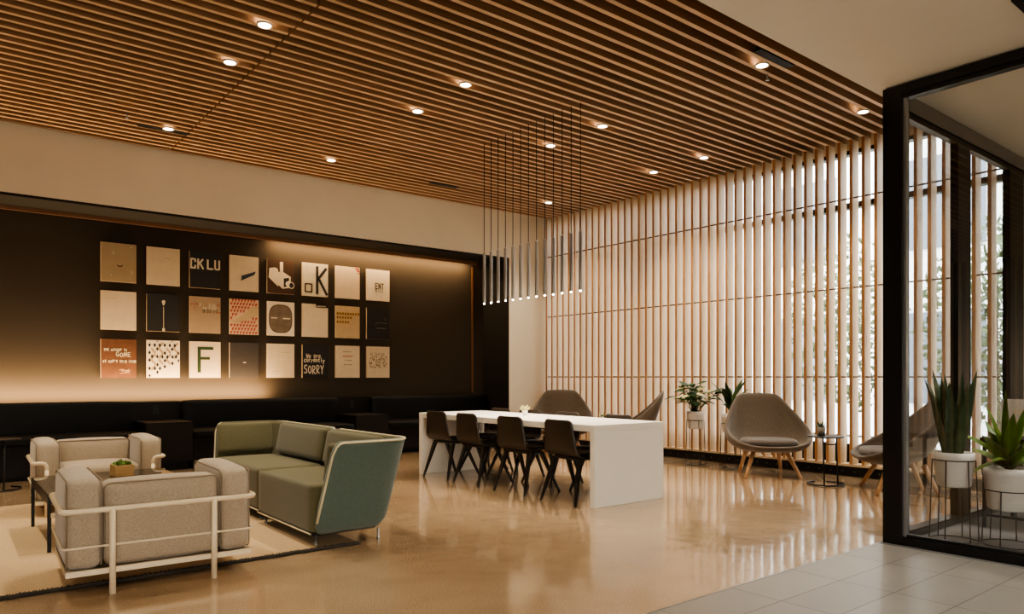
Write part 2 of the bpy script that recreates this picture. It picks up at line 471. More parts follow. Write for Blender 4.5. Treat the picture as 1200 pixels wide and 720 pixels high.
# ------------------------------------------------------------------ downlights, vents, sprinklers
WARM = (1.0, .85, .62)
def spot(x, y, z, power, size=1.75, blend=.6, col=WARM, rad=.05):
    l = bpy.data.lights.new('downlight_lamp', 'SPOT'); l.energy = power; l.spot_size = size; l.spot_blend = blend
    l.color = col; l.shadow_soft_size = rad
    o = bpy.data.objects.new('downlight_lamp', l); C.objects.link(o); o.location = (x, y, z)
    return o
def downlight(x, y, label, z=CZ, power=90):
    t = thing('downlight', label, 'downlight', (x, y, z), 0, 'recessed ceiling downlights')
    bm = bm_new(); lathe(bm, [(.05, -.016), (.062, -.016), (.062, -.002), (.05, -.002)], 24, cap=False); obj('trim_ring', bm, M['trim_white'], t)
    bm = bm_new(); lathe(bm, [(.049, -.010), (.049, -.004)], 24); obj('lens', bm, M['down_lens'], t)
    spot(x, y, z-.03, power)
    return t
DL = [((2.03, 5.72), 'round downlight nearest the upper left, over the green sofa'),
      ((2.03, 6.59), 'round downlight just behind the one over the green sofa'),
      ((3.95, 5.69), 'round downlight in the ceiling between sofa and long table, nearer of two'),
      ((3.95, 6.57), 'round downlight in the ceiling between sofa and long table, farther of two'),
      ((5.80, 5.68), 'round downlight just right of the nearest pendant cord'),
      ((3.97, 8.75), 'round downlight in front of the art wall, above its right pictures'),
      ((2.03, 8.79), 'round downlight beside the dark vent slot over the art wall'),
      ((5.80, 6.55), 'round downlight among the pendant cords, halfway up'),
      ((7.67, 8.71), 'small round downlight in the far corner by the slat screen'),
      ((7.65, 6.52), 'round downlight before the slat screen, middle of the row along it'),
      ((7.65, 5.69), 'round downlight before the slat screen, nearer than the middle one'),
      ((5.79, 3.68), 'round downlight beside the dark opening by the white soffit'),
      ((7.64, 3.66), 'round downlight closest to the black glass frame')]
for (x, y), l in DL: downlight(x, y, l)
for x, y in ((2.03, 3.67), (3.95, 3.67), (.15, 5.7), (.15, 6.57), (.15, 8.77), (-1.8, 6.2), (-1.8, 8.7), (-4.5, 6), (-7.6, 6), (-7.6, 8)):
    spot(x, y, CZ-.03, 90)
for i, (x0, x1, y, lab) in enumerate(((1.74, 2.26, 8.87, 'dark slot vent in the slat ceiling beside a downlight over the art wall'),
                                  (5.55, 6.02, 8.87, 'dark slot vent in the slat ceiling left of the slat screen corner'))):
    t = thing('ceiling_vent', lab, 'vent')
    bm = bm_new(); box(bm, x0, x1, y-.05, y+.05, CZ-.009, CZ-.003); obj('slot_plate', bm, M['black_matte'], t)
    bm = bm_new(); box(bm, x0+.01, x1-.01, y-.006, y+.006, CZ-.013, CZ-.009); obj('slot_blade', bm, M['black'], t)
t = thing('ceiling_vent', 'dark rectangular opening in the slats near the white soffit', 'vent')
bm = bm_new(); box(bm, 5.50, 6.02, 3.50, 3.575, CZ-.012, CZ-.004); obj('vent_plate', bm, M['black_matte'], t)
bm = bm_new(); box(bm, 5.50, 6.02, 3.50, 3.51, CZ-.012, CZ+.1); obj('vent_side', bm, M['black_matte'], t)
t = thing('ceiling_vent', 'black square grille in the white soffit, cut by the top right edge', 'vent')
bm = bm_new(); box(bm, 4.58, 5.2, .75, 1.39, SZ-.012, SZ-.001); obj('grille_plate', bm, M['black_matte'], t)
bm = bm_new()
for k in range(8): box(bm, 4.62+k*.07, 4.64+k*.07, .79, 1.35, SZ-.02, SZ-.012)
obj('grille_blades', bm, M['black'], t)
for x, y, lab in ((1.57, 8.57, 'small sprinkler head under the slats over the art wall'), (6.02, 3.77, 'small sprinkler head under the slats near the white soffit')):
    t = thing('ceiling_sprinkler', lab, 'sprinkler', (x, y, CZ), 0, 'ceiling sprinklers')
    bm = bm_new(); tube(bm, [(0, 0, -.002), (0, 0, -.05)], .008); obj('stem', bm, M['silver'], t)
    bm = bm_new(); lathe(bm, [(.003, -.052), (.018, -.055), (.018, -.058), (.003, -.06)], 16); obj('deflector', bm, M['silver'], t)

# ------------------------------------------------------------------ pendants over the table
PX = 5.13
t = None
for i in range(13):
    y = 6.995-i*(1.66/12)
    if i == 0: lab = 'slim rod pendant at the far left end of the row over the table'
    elif i == 12: lab = 'slim rod pendant at the near right end of the row over the table'
    else: lab = 'slim rod pendant, number %s from the left end of the row over the table' % ['', 'two', 'three', 'four', 'five', 'six', 'seven', 'eight', 'nine', 'ten', 'eleven', 'twelve'][i]
    if t is None:
        t = thing('pendant_lamp', lab, 'pendant lamp', (PX, y, 0), 0, 'row of rod pendants over the long table')
        bm = bm_new(); tube(bm, [(0, 0, CZ-.003), (0, 0, 2.67)], .0045, 6); obj('cord', bm, M['black_matte'], t)
        bm = bm_new(); lathe(bm, [(.017, 2.065), (.018, 2.07), (.018, 2.66), (.012, 2.672)], 14); obj('tube_shade', bm, M['lamp_tube'], t)
        bm = bm_new(); lathe(bm, [(.007, 2.054), (.0095, 2.058), (.0095, 2.064)], 12); obj('bulb', bm, M['lamp_tip'], t)
        root = t
    else: dup(root, (PX, y, 0), 0, lab)
    spot(PX, y, 2.045, 16, 2.1, .8, (1, .80, .58), .02)

# ------------------------------------------------------------------ long table
t = thing('long_table', 'long white communal table with solid panel ends', 'table')
X0, X1, Y0, Y1, TZ = 4.59, 5.53, 4.59, 7.60, .745
bm = bm_new(); box(bm, X0, X1, Y0, Y1, TZ-.06, TZ)
for f in bm.faces:
    if abs(f.normal.z) < .5: f.material_index = 1
obj('tabletop', bm, [M['white_top'], M['panel_white']], t)
for ya, yb in ((Y0, Y0+.06), (Y1-.06, Y1)):
    bm = bm_new(); box(bm, X0, X1, ya, yb, 0, TZ-.0605); obj('end_panel', bm, M['panel_white'], t)
for o in t.children:
    md = o.modifiers.new('bevel', 'BEVEL'); md.width = .003; md.segments = 2

# ------------------------------------------------------------------ dining chairs
def catmull(pts, n):
    pts = [Vector(p) for p in pts]; out = []
    for i in range(len(pts)-1):
        p0 = pts[max(i-1, 0)]; p1 = pts[i]; p2 = pts[i+1]; p3 = pts[min(i+2, len(pts)-1)]
        for k in range(n):
            t = k/n
            out.append(.5*((2*p1)+(p2-p0)*t+(2*p0-5*p1+4*p2-p3)*t*t+(3*p1-p0-3*p2+p3)*t**3))
    out.append(pts[-1]); return out

def dining_chair(label):
    t = thing('dining_chair', label, 'chair', (0, 0, 0), 0, 'dark dining chairs at the long table')
    # faces local +Y; profile from front lip of the seat up to the top of the back
    prof = catmull([(0, .215, .418), (0, .19, .442), (0, .08, .447), (0, -.06, .440), (0, -.15, .448), (0, -.205, .49), (0, -.228, .57), (0, -.24, .68), (0, -.250, .783)], 6)
    L = [0]
    for a, b in zip(prof, prof[1:]): L.append(L[-1]+(b-a).length)
    tot = L[-1]; NW = 14
    bm = bm_new(); grid = []
    for p, s in zip(prof, L):
        f = s/tot
        w = .208+.026*math.sin(PI*min(1, f*1.15))-.012*max(0, f-.6)/.4
        r = .05
        for e in (s, tot-s):
            if e < r: w -= r-math.sqrt(max(0, r*r-(r-e)**2))
        row = []
        for k in range(NW+1):
            u = -1+2*k/NW
            dish = .018*(u*u)
            # seat dishes upward at the sides, the back wraps forward at the sides
            up = 1 if f < .5 else 0
            kz = dish*max(0, 1-f*2.2); ky = dish*1.3*max(0, min(1, (f-.42)*3))
            row.append(bm.verts.new((u*w, p.y+ky, p.z+kz)))
        grid.append(row)
    for i in range(len(grid)-1):
        for k in range(NW):
            bm.faces.new((grid[i][k], grid[i][k+1], grid[i+1][k+1], grid[i+1][k])).smooth = True
    o = obj('shell', bm, M['black_shell'], t)
    md = o.modifiers.new('solid', 'SOLIDIFY'); md.thickness = .012; md.offset = 0
    bm = bm_new(); rbox(bm, 0, .02, .455, .36, .36, .022, .01, (0, 0, .006), 6); obj('seat_pad', bm, M['black_matte'], t)
    bm = bm_new(); box(bm, -.185, .185, -.135, .065, .408, .430); obj('seat_frame', bm, M['black_leg'], t)
    for sx in (-1, 1):
        for sy in (-1, 1):
            bm = bm_new()
            tp = Vector((sx*.175, sy*.075-.035, .425)); ft = Vector((sx*.245, sy*.235, 0))
            kn = tp.lerp(ft, .25)
            n = 4
            def ring(c, hw, hd): return [bm.verts.new((c.x+a*hw, c.y+b*hd, c.z)) for a, b in ((-1, -1), (1, -1), (1, 1), (-1, 1))]
            R = [ring(tp, .026, .020), ring(kn, .021, .018), ring(ft, .011, .011)]
            for a, b in zip(R, R[1:]):
                for k in range(4): bm.faces.new((a[k], a[(k+1) % 4], b[(k+1) % 4], b[k]))
            bm.faces.new(R[0][::-1]); bm.faces.new(R[-1])
            o = obj('leg', bm, M['black_leg'], t)
            md = o.modifiers.new('bevel', 'BEVEL'); md.width = .004; md.segments = 2
    return t
ch = dining_chair('dark shell chair on the sofa side of the white table, nearest its near end')
left = [(4.745, 4.99, -.03), (4.75, 5.74, .02), (4.745, 6.49, -.02), (4.75, 7.12, .03)]
names = ['dark shell chair on the sofa side of the white table, nearest its near end',
         'dark shell chair on the sofa side of the white table, second from its near end',
         'dark shell chair on the sofa side of the white table, third from its near end',
         'dark shell chair on the sofa side of the white table, beside its far end']
right = [(5.36, 5.24, .02), (5.36, 6.03, -.02), (5.36, 6.68, .02), (5.36, 7.27, 0)]
namesr = ['dark shell chair on the window side of the white table, nearest its near end',
          'dark shell chair on the window side of the white table, second from its near end',
          'dark shell chair on the window side, top showing behind the small white potted plant',
          'dark shell chair on the window side of the white table, beside its far end']
ch.location = (left[0][0], left[0][1], 0); ch.rotation_euler = (0, 0, -PI/2+left[0][2])
for (x, y, r), n in list(zip(left, names))[1:]: dup(ch, (x, y, 0), -PI/2+r, n)
for (x, y, r), n in zip(right, namesr): dup(ch, (x, y, 0), PI/2+r, n)

# ------------------------------------------------------------------ lounge chairs
def lounge_chair(label):
    t = thing('lounge_chair', label, 'lounge chair', (0, 0, 0), 0, 'taupe lounge chairs by the slat screen')
    half = [(0, -.415, .375), (.20, -.408, .382), (.355, -.345, .415), (.448, -.215, .478), (.476, -.06, .560), (.445, .08, .655), (.372, .23, .785), (.292, .345, .905), (.245, .385, .955), (.18, .405, .978), (0, .415, .985)]
    hp = catmull(half, 5)
    rim = hp+[Vector((-p.x, p.y, p.z)) for p in hp[-2:0:-1]]
    c0 = Vector((0, -.05, .318)); NT = 14
    bm = bm_new(); cv = bm.verts.new(c0); rings = []
    for j in range(1, NT+1):
        tt = j/NT; ring = []
        for p in rim:
            k = max(0, (p.z-.40)/.58)
            q1 = Vector((p.x*.62, c0.y+(p.y-c0.y)*.55, .300))
            q2 = Vector((p.x*(1.02-.02*k)+math.copysign(.05*k, p.x)*(1 if abs(p.x) > .02 else 0), p.y*(1-.36*k) if p.y > 0 else p.y*1.02, .31+.22*(p.z-.31)))
            v = c0*(1-tt)**3+q1*3*tt*(1-tt)**2+q2*3*tt*tt*(1-tt)+p*tt**3
            ring.append(bm.verts.new(v))
        rings.append(ring)
    n = len(rim)
    for k in range(n): bm.faces.new((cv, rings[0][k], rings[0][(k+1) % n])).smooth = True
    for a, b in zip(rings, rings[1:]):
        for k in range(n): bm.faces.new((a[k], b[k], b[(k+1) % n], a[(k+1) % n])).smooth = True
    o = obj('shell', bm, M['lounge'], t)
    md = o.modifiers.new('solid', 'SOLIDIFY'); md.thickness = .045; md.offset = 0
    md = o.modifiers.new('sub', 'SUBSURF'); md.levels = 1; md.render_levels = 1
    bm = bm_new(); rbox(bm, 0, -.09, .402, .65, .57, .085, .042, (0, 0, .014), 12)
    for v in bm.verts:  # soften the outline into a rounded shape
        x, y = v.co.x/.325, (v.co.y+.09)/.285
        m = max(abs(x), abs(y)); e = math.sqrt(x*x+y*y)
        if e > 1e-4:
            s = 1+(m/e-1)*.55; v.co.x *= s; v.co.y = -.09+(v.co.y+.09)*s
    obj('seat_cushion', bm, M['lounge_cushion'], t)
    for sx, sy, ex, ey in ((1, -1, .315, -.30), (-1, -1, .315, -.30), (1, 1, .25, .285), (-1, 1, .25, .285)):
        bm = bm_new()
        tube(bm, [(sx*.19, sy*.16, .30), (sx*(.19+(ex-.19)*.5), (sy*.16+ey)/2, .15), (sx*ex, ey, 0)], .029, 10, r2=.019)
        o = obj('leg', bm, M['oak'], t)
    return t
def face(dx, dy): return math.atan2(dy, dx)+PI/2       # local front is -Y
lc = lounge_chair('taupe high back lounge chair with oak legs, left of the round side table')
lc.location = (7.80, 4.90, 0); lc.rotation_euler = (0, 0, face(-.68, -.73))
dup(lc, (7.74, 3.33, 0), face(-.63, .77), 'taupe lounge chair partly hidden behind the black glass frame post')
dup(lc, (7.52, 8.24, 0), face(-.66, -.75), 'taupe lounge chair behind the far part of the table, back toward the slats')
dup(lc, (7.62, 6.86, 0), face(-.66, .75), 'taupe lounge chair seen from the side beyond the right end of the table')

# ------------------------------------------------------------------ round side tables
def side_table(label):
    t = thing('side_table', label, 'side table', (0, 0, 0), 0, 'round black side tables')
    bm = bm_new(); lathe(bm, [(.17, .520), (.188, .522), (.19, .528), (.188, .534), (.17, .535)], 36); obj('tabletop', bm, M['black'], t)
    bm = bm_new()
    tube(bm, [(.185*math.cos(a), .185*math.sin(a), .011) for a in [math.radians(-250+k*10) for k in range(33)]], .009, 8)
    obj('base_ring', bm, M['black'], t)
    for dx in (-.07, .07):
        bm = bm_new(); y = -math.sqrt(.185**2-dx*dx)
        tube(bm, [(dx, y, .011), (dx, y*.75, .522)], .009, 8); obj('leg', bm, M['black'], t)
    bm = bm_new(); tube(bm, [(-.07, -.137, .45), (.07, -.137, .45)], .006, 8); obj('crossbar', bm, M['black'], t)
    bm = bm_new(); lathe(bm, [(.06, .508), (.06, .519)], 16); obj('top_bracket', bm, M['black'], t)
    return t
st = side_table('round black side table between the two near lounge chairs')
st.location = (7.62, 4.06, 0); st.rotation_euler = (0, 0, A-PI/2-.1)
dup(st, (7.62, 7.55, 0), A-PI/2, 'round black side table behind the white table, between the far lounge chairs')
dup(st, (.50, 9.22, 0), A-PI/2+.4, 'round black side table by the bench at the left picture edge')

# ------------------------------------------------------------------ leaves and plants
def leaf(bm, base, az, length, width, tilt0, tilt1, mi=0, n=7, twist=0., fold=.15, shape=1.):
    """A blade leaf: starts at elevation tilt0 and bends to tilt1 (radians above horizontal)."""
    p = Vector(base); rows = []
    for i in range(n+1):
        t = i/n; el = tilt0+(tilt1-tilt0)*t
        d = Vector((math.cos(az)*math.cos(el), math.sin(az)*math.cos(el), math.sin(el)))
        a2 = az+PI/2+twist*t
        s = Vector((math.cos(a2), math.sin(a2), 0)); nn = s.cross(d)
        w = width*.5*(math.sin(PI*min(1, (t*.92+.08))**shape))**.8 if i < n else 0
        rows.append((p.copy(), s, nn, w))
        p += d*length/n
    prev = None
    for p, s, nn, w in rows:
        cur = [bm.verts.new(p-s*w+nn*w*fold*2), bm.verts.new(p), bm.verts.new(p+s*w+nn*w*fold*2)]
        if prev:
            for k in range(2):
                f = bm.faces.new((prev[k], prev[k+1], cur[k+1], cur[k])); f.smooth = True; f.material_index = mi
        prev = cur

def planter(loc, label, r, ztop, h, foliage, seed, group=None, rtop=None, nwire=6, ring_r=None, ring_z=None):
    """pot carried by a wire stand, with its plant"""
    random.seed(seed)
    t = thing('planter', label, 'potted plant', loc, 0, group)
    rt = rtop or r
    zb = ztop-h; rb = rt*.84
    bm = bm_new()
    lathe(bm, [(rb*.92, zb), (rb, zb+.012), (rt*.985, ztop-.055), (rt, ztop-.05), (rt, ztop), (rt-.012, ztop), (rt-.016, ztop-.03)], 36, cap=False)
    bm.faces.new([v for v in bm.verts if abs(v.co.z-zb) < 1e-6])
    obj('pot', bm, M['pot'], t)
    bm = bm_new(); lathe(bm, [(.001, ztop-.03), (rt-.017, ztop-.03)], 24, cap=False); obj('soil', bm, M['soil'], t)
    rz = ring_z or ztop-.055
    rr = ring_r or rt+.006
    bm = bm_new()
    tube(bm, [((rr)*math.cos(2*PI*k/36), rr*math.sin(2*PI*k/36), rz) for k in range(36)], .004, 6, True)
    rf = rr*1.14
    obj('top_ring', bm, M['wire'], t)
    bm = bm_new()
    tube(bm, [(rf*math.cos(2*PI*k/36), rf*math.sin(2*PI*k/36), .006) for k in range(36)], .004, 6, True)
    obj('base_ring', bm, M['wire'], t)
    for k in range(nwire):
        a = 2*PI*k/nwire
        bm = bm_new(); tube(bm, [(rr*math.cos(a), rr*math.sin(a), rz), (rf*math.cos(a), rf*math.sin(a), .003)], .0042, 6)
        obj('stand_leg', bm, M['wire'], t)
    foliage(t, ztop-.03, rt)
    return t

AVOID = []
def away(a):
    for av, w in AVOID:
        d = (a-av+PI) % (2*PI)-PI
        if abs(d) < w: a = av+math.copysign(w+.25*abs(d), d)
    return a
def snake_foliage(t, z, r):
    bm = bm_new()
    for i in range(19):
        a = away(random.random()*2*PI); d = r*.62*math.sqrt(random.random())
        L = .62*random.uniform(.55, 1.0) if i > 5 else .62*random.uniform(.88, 1.05)
        lean = random.uniform(.03, .18)+(.26*d/r)
        leaf(bm, (d*math.cos(a), d*math.sin(a), z), a+random.uniform(-.4, .4), L, random.uniform(.060, .085), PI/2-lean*.5, PI/2-lean*1.6, 0, 8, random.uniform(-.5, .5), .12, .8)
    obj('foliage', bm, M['leaf_dark'], t)
def dracaena_foliage(t, z, r):
    bm = bm_new(); tube(bm, [(0, 0, z), (0, 0, z+.07)], .022, 8); obj('stem', bm, M['leaf_dark'], t)
    bm = bm_new()
    for i in range(16):
        a = away(i*2.399+random.uniform(-.2, .2)); k = i/16
        L = random.uniform(.34, .46)*(1.0 if i < 12 else 1.1)
        el0 = .45+.95*k+random.uniform(-.1, .1); el1 = el0-random.uniform(.9, 1.5)*(1-k*.75)
        leaf(bm, (0, 0, z+.02+.08*k), a, L, random.uniform(.07, .10), el0, el1, 0, 9, random.uniform(-.3, .3), .22, .85)
    leaf(bm, (0, 0, z+.06), A+PI/2, .52, .085, 1.56, 1.50, 0, 9, .1, .2, .7)
    leaf(bm, (.01, -.01, z+.06), -1.2, .43, .07, 1.45, 1.2, 0, 9, -.2, .2, .85)
    obj('foliage', bm, M['leaf'], t)
def lily_foliage(t, z, r):
    bm = bm_new(); bs = bm_new()
    for i in range(60):
        a = away(random.random()*2*PI); L = random.uniform(.16, .42); el = random.uniform(.7, 1.5)
        sp = random.uniform(.45, .8)
        b0 = Vector((random.uniform(-.04, .04), random.uniform(-.04, .04), z))
        tip = b0+Vector((math.cos(a)*math.cos(el), math.sin(a)*math.cos(el), math.sin(el)))*L
        tube(bs, [b0, b0.lerp(tip, .5)+Vector((0, 0, .02)), tip], .003, 5)
        leaf(bm, tip, a+random.uniform(-.5, .5), random.uniform(.14, .21), random.uniform(.085, .125), random.uniform(-.1, .9), random.uniform(-1.2, -.1), random.choice((0, 0, 0, 0, 1)), 6, 0, .15)
    f = obj('foliage', bm, [M['leaf_lily'], M['leaf_pale']], t); obj('stems', bs, M['leaf_lily'], t)
def spray_foliage(t, z, r):
    bm = bm_new(); bs = bm_new()
    for i in range(16):
        a = away(random.random()*2*PI); el = random.uniform(.9, 1.5); L = random.uniform(.1, .28)
        b0 = Vector((random.uniform(-.03, .03), random.uniform(-.03, .03), z))
        tip = b0+Vector((math.cos(a)*math.cos(el), math.sin(a)*math.cos(el), math.sin(el)))*L
        tube(bs, [b0, tip], .004, 5)
        leaf(bm, tip, a, random.uniform(.16, .26), random.uniform(.055, .075), el*.8, el*.8-random.uniform(.5, 1.6), 0, 7, 0, .18)
    for az, L, el in ((A-1.2, .42, 1.3), (A+PI-.6, .40, .8), (A+1.5, .40, 1.15), (A+2.6, .34, 1.42)):
        leaf(bm, (0, 0, z+.14), away(az), L, .075, el, el-.6, 0, 8, 0, .2)
    tube(bs, [(0, 0, z), (0, 0, z+.16)], .008, 6)
    obj('foliage', bm, M['leaf_lily'], t); obj('stems', bs, M['leaf_lily'], t)
AVOID[:] = [(math.atan2(1.80-2.09, .16), .7)]
planter((5.72, 2.09, 0), 'snake plant in a white pot on a wire stand behind the glass', .13, .64, .245, snake_foliage, 5, 'planters on wire stands')
AVOID[:] = [(AVOID[0][0]+PI, .75)]
planter((5.88, 1.80, 0), 'broad leaved plant in a white pot on a low wire stand behind the glass', .152, .545, .295, dracaena_foliage, 11, 'planters on wire stands', ring_z=.385, ring_r=.142)
AVOID[:] = [(-PI/2, .7)]
planter((7.96, 6.06, 0), 'bushy leafy plant in a pale pot on a wire stand before the slats', .115, .72, .235, lily_foliage, 4, 'planters on wire stands', ring_z=.60, ring_r=.113)
AVOID[:] = [(PI/2, .7), (math.atan2(-.62, -.17), .95)]
planter((7.97, 5.52, 0), 'upright leafy plant in a pale pot half hidden by the lounge chair', .115, .705, .235, spray_foliage, 8, 'planters on wire stands', ring_z=.585, ring_r=.113)

def small_pot(loc, label, r, h, potm, leafm, n, L, w, seed, el=(.5, 1.4), square=False):
    random.seed(seed)
    t = thing('small_plant', label, 'potted plant', loc, .3)
    bm = bm_new()
    lathe(bm, [(r*.82, .001), (r, h), (r*.9, h), (r*.88, h-.008)], 20, cap=False); bm.faces.new([v for v in bm.verts if v.co.z < .002])
    obj('pot', bm, potm, t)
    bm = bm_new(); lathe(bm, [(.001, h-.008), (r*.885, h-.008)], 16, cap=False); obj('soil', bm, M['soil'], t)
    bm = bm_new()
    for i in range(n):
        a = i*2.399; k = i/n
        leaf(bm, (r*.3*math.cos(a), r*.3*math.sin(a), h-.01), a, L*random.uniform(.7, 1.05), w, el[0]+(el[1]-el[0])*k, el[0]+(el[1]-el[0])*k+random.uniform(-.2, .25), 0, 5, 0, .3)
    obj('foliage', bm, leafm, t)
    return t
small_pot((5.19, 6.30, TZ), 'tiny pale spiky plant in a white pot on the long table', .034, .058, M['white_top'], M['leaf_pale'], 18, .085, .013, 3)
small_pot((7.60, 4.10, .535), 'small succulent in a grey pot on the near round side table', .045, .095, mat('grey_concrete_pot', (150, 142, 132), .8), M['leaf_dark'], 14, .085, .02, 6)
small_pot((7.66, 7.50, .535), 'tiny yellow green plant behind the long table, between far lounge chairs', .035, .06, M['pot'], M['leaf_pale'], 16, .07, .02, 9)

# ------------------------------------------------------------------ rug
t = thing('rug', 'large sand coloured woven rug with a dark edge under the sofas', 'rug')
RX0, RX1, RY0, RY1, RT = -1.3, 2.32, 4.64, 7.95, .012
bm = bm_new(); box(bm, RX0+.02, RX1-.02, RY0+.03, RY1-.02, .001, RT); obj('pile', bm, M['rug'], t)
bm = bm_new(); random.seed(2)
pts = []
for y in (RY0+.012,):
    tube(bm, [(RX0+(RX1-RX0)*k/90, y+random.uniform(-.006, .006), .010+random.uniform(0, .004)) for k in range(91)], .013, 6)
obj('front_edge', bm, M['rug_edge'], t)
bm = bm_new(); random.seed(3)
for k in range(420):
    x = RX0+(RX1-RX0)*k/419
    tube(bm, [(x, RY0+.012, .016), (x+random.uniform(-.01, .01), RY0+random.uniform(.03, .055), .018)], .0028, 4)
obj('edge_stitching', bm, M['rug_edge'], t)
bm = bm_new()
for x in (RX0+.01, RX1-.01): box(bm, x-.011, x+.011, RY0+.02, RY1, .001, RT+.001)
box(bm, RX0, RX1, RY1-.021, RY1, .001, RT+.001)
obj('binding', bm, M['rug'], t)

# ------------------------------------------------------------------ armchairs with cream tube frames
def seam(bm, x, y0, y1, z0, z1, r, rad=.0045):
    tube(bm, fillet([(x, y0, z0), (x, y1, z0), (x, y1, z1), (x, y0, z1)], r, 6, True), rad, 6, True)
def armchair(label, back_floor=0., front_floor=RT+.002):
    """local: x across (width 1.0), front at +y (depth .73), back at y=0"""
    t = thing('armchair', label, 'armchair', (0, 0, 0), 0, 'armchairs with cream tube frames')
    W, D = .96, .72
    aw = .175
    for s in (-1, 1):
        bm = bm_new(); rbox(bm, s*(W/2-aw/2), D/2, .385, aw, D-.03, .485, .045, (.012, .012, .022), 10)
        o = obj('arm_cushion', bm, M['grey_fabric'], t)
        bm = bm_new()
        for e in (-1, 1): seam(bm, s*(W/2-aw/2)+e*(aw/2-.006), .022, D-.022, .150, .620, .05)
        obj('seam_piping', bm, M['grey_seam'], o)
    iw = W-2*aw-.006
    bm = bm_new(); rbox(bm, 0, .115, .375, iw, .19, .455, .04, (0, .014, .012), 10); o = obj('back_cushion', bm, M['grey_fabric'], t)
    bm = bm_new()
    for yy in (.027, .203):
        tube(bm, fillet([(-iw/2+.006, yy, .155), (iw/2-.006, yy, .155), (iw/2-.006, yy, .597), (-iw/2+.006, yy, .597)], .04, 6, True), .0045, 6, True)
    obj('seam_piping', bm, M['grey_seam'], o)
    bm = bm_new(); rbox(bm, 0, .215+(D-.23)/2, .33, iw, D-.225, .17, .045, (0, .012, .025), 10); obj('seat_cushion', bm, M['grey_fabric'], t)
    bm = bm_new(); rbox(bm, 0, .215+(D-.23)/2, .195, iw, D-.225, .09, .03, (0, .008, .0), 8); obj('seat_base_cushion', bm, M['grey_fabric'], t)
    # frame
    RZ = .462; hw = W/2+.018; R = .0155
    fr = D+.015
    path = []
    bm = bm_new()
    loop = [(-hw+.095, fr, .335), (-hw+.095, fr, RZ), (-hw, fr, RZ), (-hw, -.016, RZ), (hw, -.016, RZ), (hw, fr, RZ), (hw-.095, fr, RZ), (hw-.095, fr, .335)]
    loop = [(-hw, fr-.01, .335)]+loop+[(hw, fr-.01, .335)]
    tube(bm, fillet(loop, .045, 6), R, 10); obj('top_rail', bm, M['cream_metal'], t)
    for s in (-1, 1):
        bm = bm_new(); tube(bm, [(s*(hw-.235), -.02, RZ), (s*(hw-.235), -.02, back_floor)], .0165, 12); obj('leg', bm, M['cream_metal'], t)
        bm = bm_new(); tube(bm, [(s*(hw-.095), fr, .40), (s*(hw-.095), fr, front_floor)], .0165, 12); obj('leg', bm, M['cream_metal'], t)
    bm = bm_new(); tube(bm, fillet([(-hw+.004, fr-.03, .265), (-hw+.004, -.006, .265), (hw-.004, -.006, .265), (hw-.004, fr-.03, .265)], .03, 5), .0065, 8); obj('mid_rail', bm, M['cream_metal'], t)
    bm = bm_new()
    box(bm, -W/2, W/2, -.004, .02, .112, .142); box(bm, -W/2, W/2, D-.02, D+.004, .112, .142)
    box(bm, -W/2, -W/2+.024, .02, D-.02, .112, .142); box(bm, W/2-.024, W/2, .02, D-.02, .112, .142)
    box(bm, -W/2+.024, W/2-.024, .02, D-.02, .122, .132)
    obj('base_frame', bm, M['cream_metal'], t)
    return t
ac = armchair('grey armchair with its back to the camera, cream tube frame, on the rug edge')
ac.location = (1.005, 4.435, 0); ac.rotation_euler = (0, 0, -.04)
ac2 = armchair('beige grey armchair facing the camera beyond the glass coffee table', RT+.002, RT+.002)
ac2.location = (1.13, 7.84, 0); ac2.rotation_euler = (0, 0, PI-.03)

# ------------------------------------------------------------------ coffee table
t = thing('coffee_table', 'low smoked glass coffee table with a black frame between the armchairs', 'coffee table')
cx0, cx1, cy0, cy1, cz = .565, 1.50, 5.66, 6.74, .40
bm = bm_new(); box(bm, cx0+.004, cx1-.004, cy0+.004, cy1-.004, cz-.012, cz)
obj('glass_top', bm, M['smoke_glass'], t)
bm = bm_new()
box(bm, cx0, cx1, cy0, cy0+.025, cz-.065, cz-.0125); box(bm, cx0, cx1, cy1-.025, cy1, cz-.065, cz-.0125)
box(bm, cx0, cx0+.025, cy0, cy1, cz-.065, cz-.0125); box(bm, cx1-.025, cx1, cy0, cy1, cz-.065, cz-.0125)
obj('frame', bm, M['black'], t)
for x in (cx0, cx1-.022):
    for y in (cy0, cy1-.022):
        bm = bm_new(); box(bm, x, x+.022, y, y+.022, RT+.001, cz-.065); obj('leg', bm, M['black_matte'], t)
# wooden succulent box
t = thing('succulent_box', 'small pale wooden box of green succulents on the coffee table', 'potted plant', (1.14, 6.41, cz), .12)
bm = bm_new(); s = .068
for a in range(4):
    rot = Matrix.Rotation(a*PI/2, 4, 'Z')
    box(bm, -s, s-.008, s-.008, s, .001, .085, rot=rot)
box(bm, -s+.005, s-.005, -s+.005, s-.005, .001, .012)
obj('box', bm, M['box_wood'], t)
bm = bm_new(); box(bm, -s+.01, s-.01, -s+.01, s-.01, .012, .075); obj('soil', bm, M['soil'], t)
bm = bm_new(); random.seed(12)
for cxx, cyy, rr in ((-.03, -.02, .055), (.035, -.025, .05), (0, .03, .055), (-.035, .04, .04), (.04, .035, .045)):
    for i in range(16):
        a = i*2.399; k = i/16
        leaf(bm, (cxx, cyy, .074), a, rr*random.uniform(.8, 1.1), .022, .25+k*1.1, .5+k*1.0, 0, 4, 0, .35)
obj('foliage', bm, M['succulent'], t)

